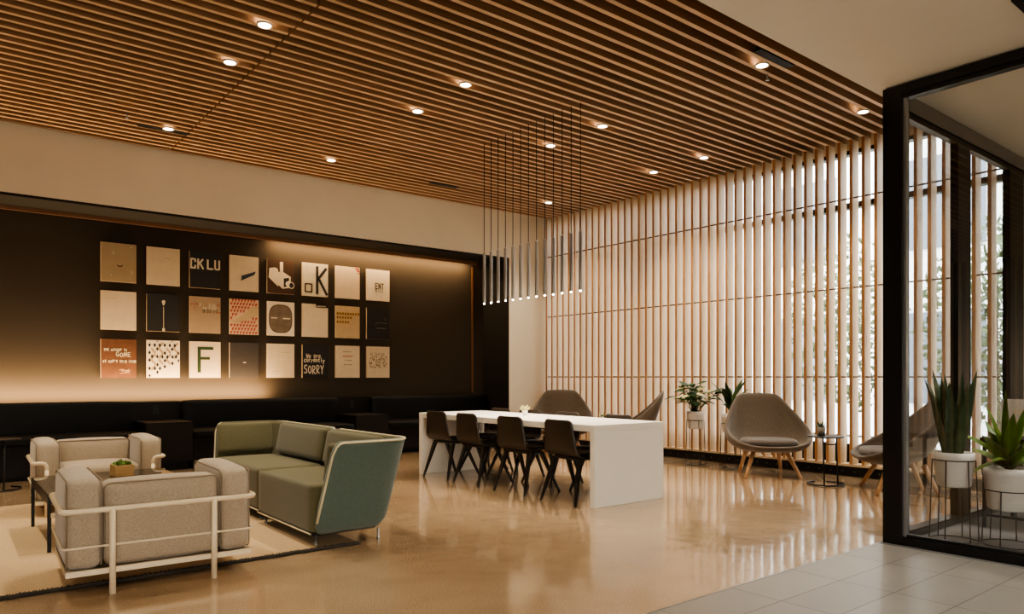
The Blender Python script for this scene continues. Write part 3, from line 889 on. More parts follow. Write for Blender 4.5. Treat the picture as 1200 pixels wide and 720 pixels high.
# ------------------------------------------------------------------ green modular sofa
def shell_module(name, label, wing, Ya, Yb, xo):
    """One module. wing=-1: wing at the near end (Ya side); wing=+1: wing at the far end (Yb side)."""
    t = thing(name, label, 'sofa', (0, 0, 0), 0, 'green sofa modules')
    xf, xb = 1.995+xo, 2.555+xo; z0, z1 = .085, .735
    yw = Ya if wing < 0 else Yb; ye = Yb if wing < 0 else Ya
    pts = [(xf, yw), (xb, yw), (xb, ye)]
    path = fillet([(x, y, 0) for x, y in pts], .09, 8)
    # resample
    dense = []
    for a, b in zip(path, path[1:]):
        n = max(1, int((b-a).length/.022))
        for k in range(n): dense.append(a.lerp(b, k/n))
    dense.append(path[-1])
    L = [0]
    for a, b in zip(dense, dense[1:]): L.append(L[-1]+(b-a).length)
    tot = L[-1]; NV = 18; rt = .085; rb = .10
    ctr = Vector((xf, ye, 0))
    def surf(i, inset=0.):
        p = dense[i]; a = dense[max(i-1, 0)]; b = dense[min(i+1, len(dense)-1)]
        d = (b-a).normalized(); nrm = Vector((d.y, -d.x, 0))
        if nrm.dot(p-Vector((xf-.3, (Ya+Yb)/2, 0))) < 0: nrm = -nrm
        s, e = L[i], tot-L[i]
        zt, zb = z1, z0
        for q in (s, e):
            if q < rt: zt = z1-rt+math.sqrt(max(0, rt*rt-(rt-q)**2))
        if s < rb: zb = z0+rb-math.sqrt(max(0, rb*rb-(rb-s)**2))
        lean_w, lean_b = .185, .125
        wgt = max(0, min(1, abs(nrm.y)))
        lean = lean_b*(1-wgt)+lean_w*wgt
        col = []
        for k in range(NV+1):
            z = zb+(zt-zb)*k/NV
            h = (z-z0)/(z1-z0)
            off = lean*(h**.95)-.055*max(0, 1-h/.16)**2
            # front end of the wing leans outward a little too
            q = p+nrm*(off-inset)
            q.x += -.0 + (.075*h*max(0, 1-s/.25) if s < .25 else 0)
            col.append(Vector((q.x, q.y, z)))
        return col
    cols = [surf(i) for i in range(len(dense))]
    bm = bm_new()
    vv = [[bm.verts.new(p) for p in c] for c in cols]
    for a, b in zip(vv, vv[1:]):
        for k in range(NV): bm.faces.new((a[k], b[k], b[k+1], a[k+1])).smooth = True
    bmesh.ops.recalc_face_normals(bm, faces=bm.faces[:])
    # make sure normals face outward (away from the seat)
    f = bm.faces[len(bm.faces)//2]; f.normal_update()
    if f.normal.dot(f.calc_center_median()-Vector((xf-.3, (Ya+Yb)/2, .4))) < 0: bmesh.ops.reverse_faces(bm, faces=bm.faces[:])
    me = bpy.data.meshes.new('shell'); bm.to_mesh(me); bm.free()
    me.materials.append(M['teal']); me.materials.append(M['olive'])
    o = bpy.data.objects.new('shell', me); C.objects.link(o); o.parent = t
    md = o.modifiers.new('solid', 'SOLIDIFY'); md.thickness = .04; md.offset = -1; md.material_offset = 1; md.material_offset_rim = 0; md.use_quality_normals = True
    border = [c for c in cols[0]]+[c[-1] for c in cols[1:-1]]+[c for c in cols[-1][::-1]]
    bm = bm_new(); tube(bm, border, .0075, 6); obj('piping', bm, M['piping'], o)
    # seat
    ys0, ys1 = (Ya+.055, Yb-.005) if wing < 0 else (Ya+.005, Yb-.055)
    bm = bm_new(); rbox(bm, (xf+.015+xb-.02)/2, (ys0+ys1)/2, (.10+.435)/2, (xb-.02)-(xf+.0), ys1-ys0, .335, .022, (0, 0, .010), 12); st_ = obj('seat', bm, M['olive'], t)
    bm = bm_new(); box(bm, xf+.02, xb-.06, ys0+.02, ys1-.02, .078, .0995); obj('seat_base', bm, M['black_matte'], t)
    bm = bm_new(); tube(bm, [(xf+.005, ys0+.01, .098), (xf+.005, ys1-.005, .098)], .006, 6); obj('base_piping', bm, M['piping'], st_)
    # back pad and wing pad
    ang = math.atan2(.125, .65)
    bl = ye-yw
    y0p, y1p = sorted((yw-wing*.13, ye-(-wing)*.03))
    xm = xb+.125*((.585-z0)/.65)-.075
    bm = bm_new(); rbox(bm, xm, (y0p+y1p)/2, .592, .065, y1p-y0p-.02, .285, .03, (.012, 0, 0), 12, Matrix.Rotation(ang, 4, 'Y')); obj('back_pad', bm, M['olive'], t)
    angw = math.atan2(.185, .65)*wing
    ym = yw+wing*(.185*((.585-z0)/.65)-.072)
    bm = bm_new(); rbox(bm, (xf+.06+xb+.02)/2, ym, .592, xb-xf-.03, .06, .285, .028, (0, .012, 0), 12, Matrix.Rotation(-angw, 4, 'X')); obj('wing_pad', bm, M['olive'], t)
    for fx, fy in ((xf+.05, yw-wing*.08), (xb-.04, yw-wing*.06), (xf+.05, ye+wing*.08), (xb-.04, ye+wing*.08)):
        fz = RT if fx < RX1-.02 and RY0 < fy < RY1 else 0
        bm = bm_new(); lathe(bm, [(.014, fz+.001), (.014, fz+.010), (.008, fz+.012), (.008, .08)], 12, c=(fx, fy, 0)); obj('foot', bm, M['silver'], t)
    return t
shell_module('sofa_module', 'green sofa section nearest the camera, teal outside, olive seat, cream piping', -1, 4.68, 5.80, 0)
shell_module('sofa_module', 'green sofa section farther away with its end wing at the back left', 1, 5.85, 7.06, .03)

# ------------------------------------------------------------------ banquette in the niche
def bench(x0, x1, label):
    t = thing('bench', label, 'bench', (0, 0, 0), 0, 'black benches in the niche')
    bm = bm_new(); rbox(bm, (x0+x1)/2, 10.03, .445, x1-x0-.004, .56, .10, .03, (0, 0, .008), 10); obj('seat', bm, M['bench'], t)
    bm = bm_new(); box(bm, x0+.002, x1-.002, 9.81, 10.3, .06, .394); obj('seat_box', bm, M['bench_box'], t)
    bm = bm_new(); box(bm, x0+.01, x1-.01, 9.87, 10.3, .001, .06); obj('plinth', bm, M['black_matte'], t)
    bm = bm_new(); rbox(bm, (x0+x1)/2, 10.385, .64, x1-x0-.004, .13, .46, .035, (0, .008, 0), 10); obj('backrest', bm, M['bench'], t)
    return t
bench(-3.0, 1.985, 'long black bench on the left below the glowing wall')
bench(2.56, 4.80, 'black bench behind the green sofa, between the two dark boxes')
bench(5.37, 7.66, 'black bench on the right of the niche, behind the white table')
for x0, x1, lab in ((2.0, 2.545, 'dark square side box between the left and middle benches'), (4.82, 5.355, 'dark square side box between the middle and right benches')):
    t = thing('side_box', lab, 'side box', (0, 0, 0), 0, 'dark boxes between the benches')
    bm = bm_new(); box(bm, x0, x1, 9.76, 10.42, .58, .61); obj('top', bm, M['bench_box'], t)
    bm = bm_new(); box(bm, x0, x1, 9.76, 9.79, .11, .58); box(bm, x0, x1, 9.79, 10.42, .11, .13); box(bm, x0, x0+.03, 9.79, 10.42, .13, .58); box(bm, x1-.03, x1, 9.79, 10.42, .13, .58); obj('carcass', bm, M['bench_box'], t)
    bm = bm_new(); box(bm, x0+.03, x1-.03, 9.85, 10.4, .001, .11); obj('plinth', bm, M['black_matte'], t)
    bm = bm_new(); box(bm, x0-.012, x1+.012, 10.425, 10.45, .611, .868); q = obj('trim_panel', bm, M['bench_box']); q['kind'] = 'structure'
    q.name = 'trim_outlet'
    t = thing('wall_outlet', 'black wall outlet above the %s side box' % ('left' if x0 < 3 else 'right'), 'outlet', ((x0+x1)/2-.02, 10.424, .745), 0, 'outlets above the side boxes')
    bm = bm_new(); box(bm, -.035, .035, -.006, .0, -.058, .058); obj('face_plate', bm, M['black'], t)
    bm = bm_new(); box(bm, -.016, .016, -.009, -.006, .01, .04); box(bm, -.016, .016, -.009, -.006, -.04, -.01); obj('socket', bm, M['black_matte'], t)

# ------------------------------------------------------------------ desk and sign in the corner room
t = thing('desk', 'black framed desk behind the glass, at the right picture edge', 'desk')
bm = bm_new(); box(bm, 6.42, 7.09, .9, 2.16, .67, .705); obj('desktop', bm, M['black'], t)
for x, y in ((6.43, 2.13), (7.06, 2.13), (6.43, .92), (7.06, .92)):
    bm = bm_new(); box(bm, x-.012, x+.012, y-.012, y+.012, .001, .67); obj('leg', bm, M['black'], t)
bm = bm_new(); box(bm, 6.42, 6.44, .92, 2.13, .09, .11); box(bm, 7.05, 7.07, .92, 2.13, .09, .11); obj('foot_rail', bm, M['black'], t)
bm = bm_new(); box(bm, 6.62, 7.0, 1.0, 1.8, .54, .67); obj('drawer', bm, M['black_matte'], t)

# ------------------------------------------------------------------ pictures on the niche wall
def flat(name, rgb, **k): return mat(name, rgb, k.pop('rough', .8), noise=k.pop('noise', .05), nscale=k.pop('nscale', 10), **k)
PC = {'cream': flat('print_cream', (202, 182, 152)), 'tan': flat('print_tan', (158, 138, 108)), 'ink': flat('print_ink', (30, 27, 27)),
      'taupe': flat('print_taupe', (158, 134, 108)), 'brown': flat('print_brown', (62, 38, 22)), 'navy': flat('print_navy', (52, 46, 44)),
      'rust': flat('print_rust', (92, 56, 34), noise=.2), 'pale': flat('print_pale', (200, 188, 162), noise=.1), 'black': flat('print_black', (22, 19, 20)),
      'grey': flat('print_grey', (108, 92, 76), noise=.2), 'red': flat('print_red', (156, 66, 52)), 'pink': flat('print_pink', (204, 168, 136)),
      'green': flat('print_green', (30, 52, 22)), 'blue': flat('print_blue', (48, 58, 72)), 'mustard': flat('print_mustard', (160, 118, 42)),
      'darkbrown': flat('print_darkbrown', (84, 58, 26)), 'white': flat('print_white', (216, 200, 172)), 'mid': flat('print_midtan', (182, 156, 118)),
      'edge': flat('canvas_edge', (196, 176, 148))}
AW, AH, AD = .408, .500, .035
AX0, APX, AZ0, APZ = 1.62, .533, 2.908, .620
YF = YB-AD-.004
class Art:
    def __init__(s, row, col, base, label):
        s.x0 = AX0+APX*col; s.z0 = AZ0-APZ*row-AH
        bm = bm_new(); box(bm, 0, AW, 0, AD, 0, AH, 1)
        for f in bm.faces:
            if f.calc_center_median().y < 1e-4: f.material_index = 0
        s.o = obj('wall_picture', bm, [PC[base], PC['edge']], None, loc=(s.x0, YF, s.z0))
        tag(s.o, label, 'picture', 'pictures in three rows on the dark wall')
        s.layer = 0
    def P(s, u, v): return (u*AW, -.0012-.0004*s.layer, v*AH)
    def poly(s, name, polys, m):
        s.layer += 1
        bm = bm_new()
        for p in polys: bm.faces.new([bm.verts.new(s.P(u, v)) for u, v in p])
        me_o = obj(name, bm, PC[m], s.o); return me_o
    def text(s, name, body, u, v, size, m, sx=1., rot=0., align='CENTER'):
        s.layer += 1
        cu = bpy.data.curves.new(name, 'FONT'); cu.body = body; cu.size = size; cu.align_x = align; cu.resolution_u = 2
        cu.fill_mode = 'FRONT'
        ob = bpy.data.objects.new(name, cu); C.objects.link(ob)
        bpy.context.view_layer.update()
        me = bpy.data.meshes.new_from_object(ob.evaluated_get(bpy.context.evaluated_depsgraph_get()))
        bpy.data.objects.remove(ob); bpy.data.curves.remove(cu)
        me.name = name; me.materials.clear(); me.materials.append(PC[m])
        o = bpy.data.objects.new(name, me); C.objects.link(o); o.parent = s.o
        o.location = s.P(u, v)
        me.transform(Matrix.Rotation(PI/2, 4, 'X') @ Matrix.Rotation(rot, 4, 'Z') @ Matrix.Diagonal((sx, 1, 1, 1)))
        return o
    def strokes(s, name, lines, w, m):
        polys = []
        for ln in lines:
            for (a, b), (c, d) in zip(ln, ln[1:]):
                dx, dy = (c-a)*AW, (d-b)*AH; L = math.hypot(dx, dy) or 1e-6
                nx, ny = -dy/L*w/2/AW, dx/L*w/2/AH
                ex, ey = dx/L*w*.25/AW, dy/L*w*.25/AH
                polys.append([(a+nx-ex, b+ny-ey), (a-nx-ex, b-ny-ey), (c-nx+ex, d-ny+ey), (c+nx+ex, d+ny+ey)])
        return s.poly(name, polys, m)
GL = {'W': [[(0, 1), (.25, 0), (.5, .7), (.75, 0), (1, 1)]], 'e': [[(.05, .35), (.95, .4), (.8, .65), (.3, .65), (.05, .3), (.3, 0), (.9, .08)]],
      'a': [[(.85, .6), (.3, .65), (.05, .3), (.3, 0), (.8, .15), (.85, .6), (.9, 0)]], 'r': [[(.2, .65), (.25, 0)], [(.23, .4), (.5, .65), (.9, .6)]],
      'c': [[(.9, .55), (.5, .66), (.1, .4), (.2, .05), (.6, 0), (.9, .12)]], 'u': [[(.1, .65), (.15, .1), (.5, 0), (.8, .15), (.85, .65), (.9, 0)]],
      'n': [[(.1, .65), (.12, 0)], [(.12, .45), (.5, .66), (.85, .5), (.9, 0)]], 't': [[(.45, 1), (.45, .1), (.8, 0)], [(.1, .66), (.85, .68)]],
      'l': [[(.45, 1), (.5, 0)]], 'y': [[(.1, .65), (.5, .1)], [(.95, .65), (.5, .1), (.2, -.35)]],
      'S': [[(.9, .85), (.6, 1), (.15, .85), (.15, .62), (.8, .42), (.85, .15), (.5, 0), (.05, .12)]], 'O': [[(.5, 1), (.1, .75), (.1, .25), (.5, 0), (.9, .25), (.9, .75), (.5, 1)]],
      'R': [[(.1, 0), (.12, 1), (.7, .95), (.85, .72), (.6, .5), (.14, .48), (.9, 0)]], 'Y': [[(.05, 1), (.5, .5), (.95, 1)], [(.5, .5), (.48, 0)]],
      'G': [[(.9, .85), (.5, 1), (.1, .7), (.1, .25), (.5, 0), (.9, .2), (.9, .45), (.55, .45)]], 'N': [[(.1, 0), (.12, 1), (.85, 0), (.88, 1)]], 'E': [[(.9, 1), (.12, .97), (.1, 0), (.9, .03)], [(.1, .5), (.75, .52)]],
      'T': [[(.05, .97), (.95, 1)], [(.5, .98), (.48, 0)]], 'H': [[(.1, 0), (.12, 1)], [(.88, 0), (.86, 1)], [(.1, .5), (.88, .52)]], 'M': [[(.05, 0), (.12, 1), (.5, .4), (.88, 1), (.95, 0)]],
      'I': [[(.5, 1), (.5, 0)]], 'C': [[(.9, .85), (.5, 1), (.1, .65), (.15, .2), (.5, 0), (.9, .15)]], 'A': [[(.05, 0), (.5, 1), (.95, 0)], [(.22, .35), (.78, .36)]],
      "'": [[(.5, 1), (.45, .75)]], 'B': [[(.1, 0), (.1, 1), (.7, .95), (.75, .6), (.1, .52), (.85, .4), (.85, .1), (.1, 0)]], 'K': [[(.1, 1), (.12, 0)], [(.85, 1), (.12, .45), (.9, 0)]]}
def hand(body, u0, v0, u1, h, jit, seed):
    rnd = random.Random(seed); n = len(body); cw = (u1-u0)/n; out = []
    for i, ch in enumerate(body):
        du, dv, hh = u0+i*cw, v0+rnd.uniform(-jit, jit), h*rnd.uniform(.92, 1.08)
        for ln in GL.get(ch, []): out.append([(du+x*cw*.78, dv+y*hh) for x, y in ln])
    return out
def R4(x0, y0, x1, y1): return [(x0, y0), (x1, y0), (x1, y1), (x0, y1)]
def circ(cx, cy, rx, ry, n=28, e=2.): 
    return [(cx+rx*math.copysign(abs(math.cos(t))**(2/e), math.cos(t)), cy+ry*math.copysign(abs(math.sin(t))**(2/e), math.sin(t))) for t in [2*PI*k/n for k in range(n)]]

a = Art(0, 0, 'tan', 'tan picture with a tiny dark smile mark, top left corner of the grid')
a.strokes('smile_mark', [[(.46, .43), (.50, .405), (.56, .405), (.60, .43)]], .014, 'darkbrown')
a.poly('paint_flecks', [circ(.85, .92, .022, .018, 8), circ(.86, .28, .018, .016, 8), circ(.88, .22, .014, .012, 8), circ(.29, .16, .02, .014, 8), R4(.34, .70, .36, .78)], 'pale')
a = Art(0, 1, 'cream', 'blank cream picture with a faint mark, left of the CK LU picture')
a.strokes('faint_mark', [[(.54, .74), (.60, .72), (.70, .72)]], .010, 'mid')
a = Art(0, 2, 'ink', 'black picture with cropped white capitals reading CK LU')
xs = 'CKLU'
a.strokes('lettering', [[(.18, .71), (.17, .78), (.05, .785), (.045, .54), (.17, .54), (.18, .61)],
                        [(.27, .79), (.27, .53)], [(.42, .79), (.29, .655)], [(.32, .69), (.43, .53)],
                        [(.58, .79), (.58, .545), (.74, .545)], [(.82, .79), (.82, .56), (.85, .545), (.92, .545), (.955, .56), (.955, .79)]], .024, 'white')
a = Art(0, 3, 'cream', 'cream picture with a single slanted dark blue bar')
a.poly('blue_bar', [[(.40, .36), (.88, .57), (.84, .48), (.41, .30), (.38, .29)]], 'blue')
a.poly('blue_bar_upper', [[(.40, .43), (.90, .59), (.86, .50), (.40, .355)]], 'blue')
a = Art(0, 4, 'brown', 'brown picture with a pale angular box camera shape and round knob')
a.poly('pale_shape', [[(.08, .73), (.28, .76), (.38, .73), (.40, .64), (.40, .20), (.05, .46)], [(.40, .64), (.60, .64), (.86, .52), (.86, .20), (.58, .155), (.55, .155), (.40, .26)], R4(.46, .62, .58, .94)], 'white')
a.poly('dark_window', [[(.60, .46), (.80, .49), (.80, .40), (.70, .37), (.66, .30), (.72, .22), (.60, .20)]], 'black')
a.poly('knob_rim', [circ(.89, .27, .105, .10)], 'white')
a.poly('knob', [circ(.89, .27, .082, .078)], 'black')
a = Art(0, 5, 'pale', 'pale mottled picture with a big dark letter K and small square')
a.strokes('letter', [[(.57, .90), (.57, .09)], [(.92, .86), (.60, .52)], [(.66, .50), (.95, .07)]], .042, 'ink')
a.strokes('square', [[(.11, .36), (.36, .36), (.36, .12), (.11, .12), (.11, .36)]], .022, 'brown')
a = Art(0, 6, 'cream', 'cream picture with a striped pinkish red folded corner')
a.poly('corner_stripes', [[(.78, .985), (.985, .985), (.985, .93), (.84, .93)], [(.86, .91), (.985, .91), (.985, .86), (.90, .86)], [(.92, .84), (.985, .84), (.985, .79), (.96, .79)]], 'red')
a = Art(0, 7, 'white', 'pale picture with dripping black ENT lettering, top right of the grid')
a.strokes('lettering', [[(.48, .555), (.375, .555), (.375, .39), (.48, .39)], [(.375, .475), (.46, .475)], [(.52, .385), (.52, .56), (.60, .385), (.60, .56)], [(.63, .555), (.74, .555)], [(.685, .555), (.685, .385)]], .014, 'ink')
random.seed(5)
a.poly('drips', [R4(u, .38-random.uniform(.05, .14), u+.022, .385) for u in (.365, .41, .51, .59, .675)]+[R4(u, v, u+.015, v+.03) for u, v in ((.40, .12), (.44, .17), (.60, .14), (.66, .09), (.66, .2), (.38, .2))], 'ink')
a = Art(1, 0, 'cream', 'plain cream picture at the left end of the middle row')
a.strokes('faint_line', [[(.10, .82), (.44, .815)]], .006, 'mid')
a = Art(1, 1, 'ink', 'black picture with a pale lamp globe on a thin post')
a.poly('post', [R4(.487, .07+.03*k, .513, .07+.03*k+.02) for k in range(20)]+[R4(.46, .01, .54, .09)], 'pale')
a.poly('globe', [circ(.50, .79, .055, .05), [(.46, .76), (.54, .76), (.52, .70), (.48, .70)]], 'white')
a = Art(1, 2, 'taupe', 'taupe picture with scattered red, white and black time lettering')
a.text('red_lettering', 'o do', .16, .755, .07, 'red', .9); a.text('white_lettering', 'y :', .37, .755, .07, 'white', .9)
a.text('white_lettering', 'a to', .72, .755, .07, 'white', .8); a.text('red_lettering', 'da', .93, .755, .07, 'red', .7)
a.text('white_lettering', 'to 5:00', .64, .655, .07, 'white', .9); a.text('black_lettering', '8:00-10', .66, .555, .075, 'ink', .9); a.strokes('red_dash', [[(.90, .575), (.99, .575)]], .012, 'red')
a.text('red_lettering', 's', .15, .66, .06, 'red')
a = Art(1, 3, 'pink', 'pinkish picture of repeated red letters crossed by a blank band')
random.seed(3)
ps = []
for i in range(9):
    for j in range(10):
        u = .05+i*.107+(.05 if j % 2 else 0); v = .04+j*.102
        up, lo = .42+.46*u, .28+.24*u
        if lo-.02 < v < up or u > .95: continue
        ps.append([(u+a*1.3, v+b*1.15) for a, b in ((-.022, -.026), (.004, -.034), (.012, -.005), (.036, .012), (.030, .045), (-.020, .036))])
a.poly('letter_print', ps, 'red')
a.poly('blank_band', [[(.02, .42), (.14, .37), (.45, .56), (.75, .79), (.985, .83), (.985, .55), (.7, .46), (.35, .35), (.14, .33)]], 'mid')
a = Art(1, 4, 'white', 'white picture with a large dark rounded disc and a pale centre line')
a.poly('disc_rim', [circ(.49, .50, .43, .42, 40, 2.8)], 'brown')
a.poly('disc', [circ(.49, .50, .405, .398, 40, 2.8)], 'grey')
a.poly('centre_line', [R4(.13, .505, .36, .53), R4(.57, .495, .84, .53)], 'white')
a = Art(1, 5, 'cream', 'cream picture with a small black label tucked in its top right corner')
a.poly('label', [R4(.52, .90, 1.0, 1.0)], 'black'); a.poly('label_text', [R4(.56+.045*k, .925, .59+.045*k, .955) for k in range(8)], 'white')
a = Art(1, 6, 'mid', 'tan picture with three rows of dark yellow block letters')
ps = [];
for v, n in ((.76, 9), (.635, 6), (.495, 5)):
    for k in range(n): ps.append(R4(.045+.108*k, v-.035, .125+.108*k, v+.04))
a.poly('letter_blocks', ps, 'mustard')
random.seed(4)
a.poly('letter_strokes', [R4(p[0][0]+.02, p[0][1]+.01, p[0][0]+.05, p[0][1]+.065) for p in ps]+[R4(p[0][0]+.02, p[0][1]+.045, p[0][0]+.07, p[0][1]+.06) for p in ps[::2]], 'darkbrown')
a = Art(1, 7, 'black', 'dark picture with barely visible grey scratches, right end of the middle row')
random.seed(8)
a.strokes('scratches', [[(random.uniform(.3, .9), y), (random.uniform(.3, .9), y+.01)] for y in (.34, .36, .48, .52)]+[[(.80, .62), (.82, .70)], [(.46, .22), (.52, .24)]], .006, 'grey')
a = Art(2, 0, 'rust', 'rust brown picture handwritten in white with the word GONE')
a.strokes('lettering', hand('THE MOMENT IS', .08, .70, .74, .055, .008, 1), .009, 'pale')
a.strokes('lettering', hand('GONE', .42, .55, .86, .11, .008, 2), .010, 'pale')
a.strokes('lettering', hand("IT CAN'T COME BACK", .05, .40, 1.0, .055, .008, 3), .011, 'white')
random.seed(6)
a.strokes('scratches', [[(random.uniform(.5, .85), random.uniform(.08, .26)), (random.uniform(.5, .85), random.uniform(.08, .26))] for _ in range(9)], .004, 'pink')
a = Art(2, 1, 'white', 'picture of black diamonds in a lattice with a blank lower right corner')
bars = []; ps = []
for u, v, four in ((.08, .87, 0), (.31, .87, 1), (.535, .87, 0), (.765, .87, 1), (.975, .87, 0), (.08, .57, 1), (.31, .565, 0), (.54, .56, 1), (.77, .56, 0), (.955, .565, 1), (.08, .25, 0), (.315, .25, 1), (.08, .055, 0), (.535, .30, 0), (.77, .385, 0)):
    for du, dv in ((0, .10), (0, -.10), (-.075, 0), (.075, 0)) if four else ((0, 0),):
        cu_, cv_ = u+du, v+dv
        if cv_ < .10+.46*max(0, cu_-.12)-.06 or cu_ < .03 or cu_ > .97 or cv_ > .97: continue
        h = min(.058, .985-cv_, cv_-.01); w_ = min(.043, .985-cu_, cu_-.01)
        ps.append([(cu_-w_, cv_), (cu_, cv_-h), (cu_+w_, cv_), (cu_, cv_+h)])
for i in range(5):
    for j in range(5):
        u, v, s2 = .195+i*.228, .72-.30*j+(.155 if i % 2 else 0), (1 if i % 2 else -1)
        for vv, sg in ((v, s2), (v-.155, -s2)):
            if u > .90 or vv > .93 or vv < .16+.46*max(0, u-.12): continue
            bars.append([(u-.085, vv-.045*sg), (u-.045, vv-.085*sg), (u+.085, vv+.045*sg), (u+.045, vv+.085*sg)])
a.poly('lattice_bars', bars, 'taupe'); a.poly('diamond_print', ps, 'black')
a = Art(2, 2, 'cream', 'cream picture with a large dark green capital F')
a.poly('letter', [R4(.25, .145, .355, .855), R4(.355, .775, .76, .855), R4(.355, .50, .65, .575)], 'green')
a = Art(2, 3, 'navy', 'plain charcoal picture right of the green F, tiny pale dash in it')
a.poly('pale_dash', [R4(.46, .425, .56, .445)], 'pale')
a = Art(2, 4, 'cream', 'plain cream picture left of the white on black SORRY picture')
a.strokes('faint_text', [[(.52, .75), (.84, .75)], [(.18, .19), (.42, .19)]], .008, 'mid')
a = Art(2, 5, 'black', 'black picture hand lettered We are currently SORRY in white')
a.strokes('lettering', hand('We are', .15, .605, .72, .125, .008, 4)+hand('currently', .06, .475, .88, .125, .012, 5), .013, 'white')
a.strokes('lettering', hand('SORRY', .06, .13, .86, .24, .015, 6), .015, 'white')
a = Art(2, 6, 'cream', 'cream picture with a few centred short lines, one of them red')
a.poly('printed_lines', [R4(.30+.04*k, .80, .33+.04*k, .825) for k in range(9)]+[R4(.37, .53, .40, .56)]+[R4(.46+.04*k, .53, .49+.04*k, .56) for k in range(5)]+[R4(.34, .395, .41, .42)]+[R4(.45+.04*k, .395, .48+.04*k, .42) for k in range(6)], 'grey')
a.poly('red_line', [R4(.29+.053*k, .655, .33+.053*k, .69) for k in range(8)], 'red')
a = Art(2, 7, 'cream', 'cream picture filled with small dark scribbles, bottom right of the grid')
random.seed(21)
a.strokes('scribbles', [[(u, v), (u+random.uniform(-.04, .04), v+random.uniform(.01, .04)), (u+random.uniform(-.04, .05), v+random.uniform(-.03, .03))] for u, v in [(random.uniform(.12, .9), random.uniform(.30, .68)) for _ in range(120)]], .005, 'darkbrown')
a.text('lettering', 'AL THOSE', .45, .715, .062, 'grey', .95)

# sign board on the desk
t = thing('sign_board', 'pale notice board standing on the desk behind the glass', 'sign', (6.75, 1.70, .706), 0)
bm = bm_new(); box(bm, 0, .02, -.42, .42, 0, .295); obj('board', bm, mat('notice_board', (196, 182, 170), .8, noise=.03), t)
def wall_text(body, y, z, size, m, parent):
    cu = bpy.data.curves.new('lettering', 'FONT'); cu.body = body; cu.size = size; cu.align_x = 'LEFT'; cu.resolution_u = 2; cu.fill_mode = 'FRONT'
    ob = bpy.data.objects.new('lettering', cu); C.objects.link(ob); bpy.context.view_layer.update()
    me = bpy.data.meshes.new_from_object(ob.evaluated_get(bpy.context.evaluated_depsgraph_get()))
    bpy.data.objects.remove(ob); bpy.data.curves.remove(cu)
    me.materials.clear(); me.materials.append(m)
    me.transform(Matrix.Rotation(-PI/2, 4, 'Z') @ Matrix.Rotation(PI/2, 4, 'X'))
    o = bpy.data.objects.new('lettering', me); C.objects.link(o); o.parent = parent; o.location = (-.002, y, z)
faint = mat('faint_sign_lettering', (206, 186, 140), .8)
wall_text('FREE', .33, .165, .07, faint, t); wall_text('DELIVERY', .34, .085, .07, faint, t)

# ------------------------------------------------------------------ outside
struct('street_ground', simple_box(-40, 40, -40, 40, -.4, -.25), M['concrete_plain'])
t = thing('street_building', 'pale building with grey windows across the street, behind the slats', 'building')
bm = bm_new(); box(bm, 17, 18, -22, 34, -.2, 16); obj('facade', bm, M['facade'], t)
for i in range(16):
    for j in range(4):
        y = -20+i*3.2; z = .6+j*3.4
        bm = bm_new(); box(bm, 16.96, 16.995, y, y+1.5, z, z+2.0); obj('window', bm, M['facade_dark'], t)
def tree(x, y, h, r, label, seed):
    random.seed(seed)
    t = thing('street_tree', label, 'tree', (x, y, -.2), 0, 'street trees outside the window')
    bm = bm_new(); tube(bm, [(0, 0, 0), (.05, .05, h*.5), (0, 0, h*.8)], .09, 8, r2=.03); obj('trunk', bm, M['bark'], t)
    bm = bm_new()
    for i in range(1500):
        while True:
            p = Vector((random.uniform(-1, 1), random.uniform(-1, 1), random.uniform(-1, 1)))
            if p.length < 1: break
        q = Vector((p.x*r, p.y*r, h*.60+p.z*h*.42)); s = random.uniform(.05, .11)
        ax = Vector((random.uniform(-1, 1), random.uniform(-1, 1), random.uniform(-1, 1))).normalized(); b = ax.orthogonal().normalized()
        quad(bm, [q-ax*s, q-b*s*.5, q+ax*s, q+b*s*.5])
    obj('foliage', bm, M['foliage'], t)
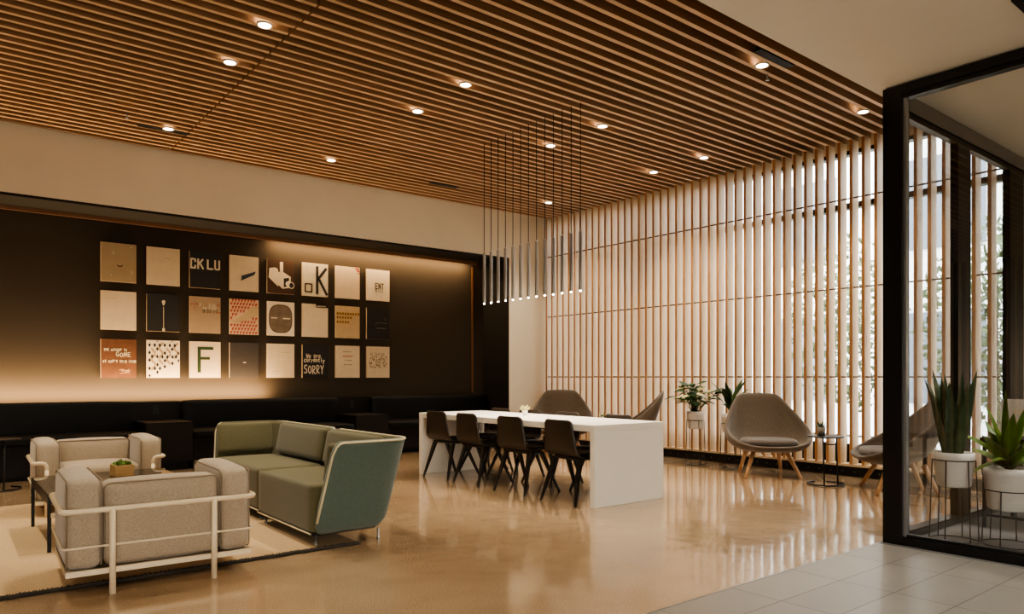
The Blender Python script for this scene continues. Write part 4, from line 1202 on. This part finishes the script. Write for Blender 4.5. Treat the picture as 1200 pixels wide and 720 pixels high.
tree(11.6, 3.7, 3.6, 1.0, 'pale green street tree beyond the right part of the slat screen', 1)
tree(12.2, 6.2, 3.8, 1.0, 'pale green street tree beyond the middle of the slat screen', 2)
tree(11.5, 1.2, 3.8, 1.05, 'pale green street tree seen through the corner room glass', 3)

# ------------------------------------------------------------------ lights
def area(name, loc, rot, sx, sy, power, col, spread=PI):
    l = bpy.data.lights.new(name, 'AREA'); l.shape = 'RECTANGLE'; l.size = sx; l.size_y = sy; l.energy = power; l.color = col; l.spread = spread
    o = bpy.data.objects.new(name, l); C.objects.link(o); o.location = loc; o.rotation_euler = rot; return o
# LED strips of the niche: upper one grazing the right half, lower one behind the benches on the left
LED = (1, .66, .34)
area('cove_led', (5.55, YB-.12, 3.19), (math.radians(14), 0, 0), 3.5, .02, 40, LED)
area('bench_led', (.35, YB-.165, .885), (math.radians(180-24), 0, 0), 6.8, .02, 170, LED)
# fill spots added out of view to brighten the lobby tile and soffit
for x, y in ((-3, -1.5), (1.0, -2.0), (3.6, .3), (-6, 0)):
    spot(x, y, SZ-.03, 85, 2.3, .8, (1, .90, .78), .1)
spot(6.6, .2, SZ-.03, 170, 2.4, .8, (1, .92, .82), .1); spot(6.2, 1.6, SZ-.03, 110, 2.2, .8, (1, .92, .82), .1)  # spots without fittings, added to brighten the glazed corner room

W = bpy.data.worlds.new('overcast'); bpy.context.scene.world = W; W.use_nodes = True
nt = W.node_tree; bg = nt.nodes['Background']
bg.inputs['Color'].default_value = (.93, .97, 1.0, 1); bg.inputs['Strength'].default_value = 14.0

sc = bpy.context.scene
sc.view_settings.view_transform = 'AgX'; sc.view_settings.look = 'AgX - Medium High Contrast'
sc.view_settings.exposure = 0.55
sc.cycles.use_denoising = True
sc.cycles.max_bounces = 10; sc.cycles.diffuse_bounces = 5; sc.cycles.glossy_bounces = 5; sc.cycles.transparent_max_bounces = 16
sc.cycles.sample_clamp_indirect = 6
sc.cycles.caustics_reflective = False; sc.cycles.caustics_refractive = False
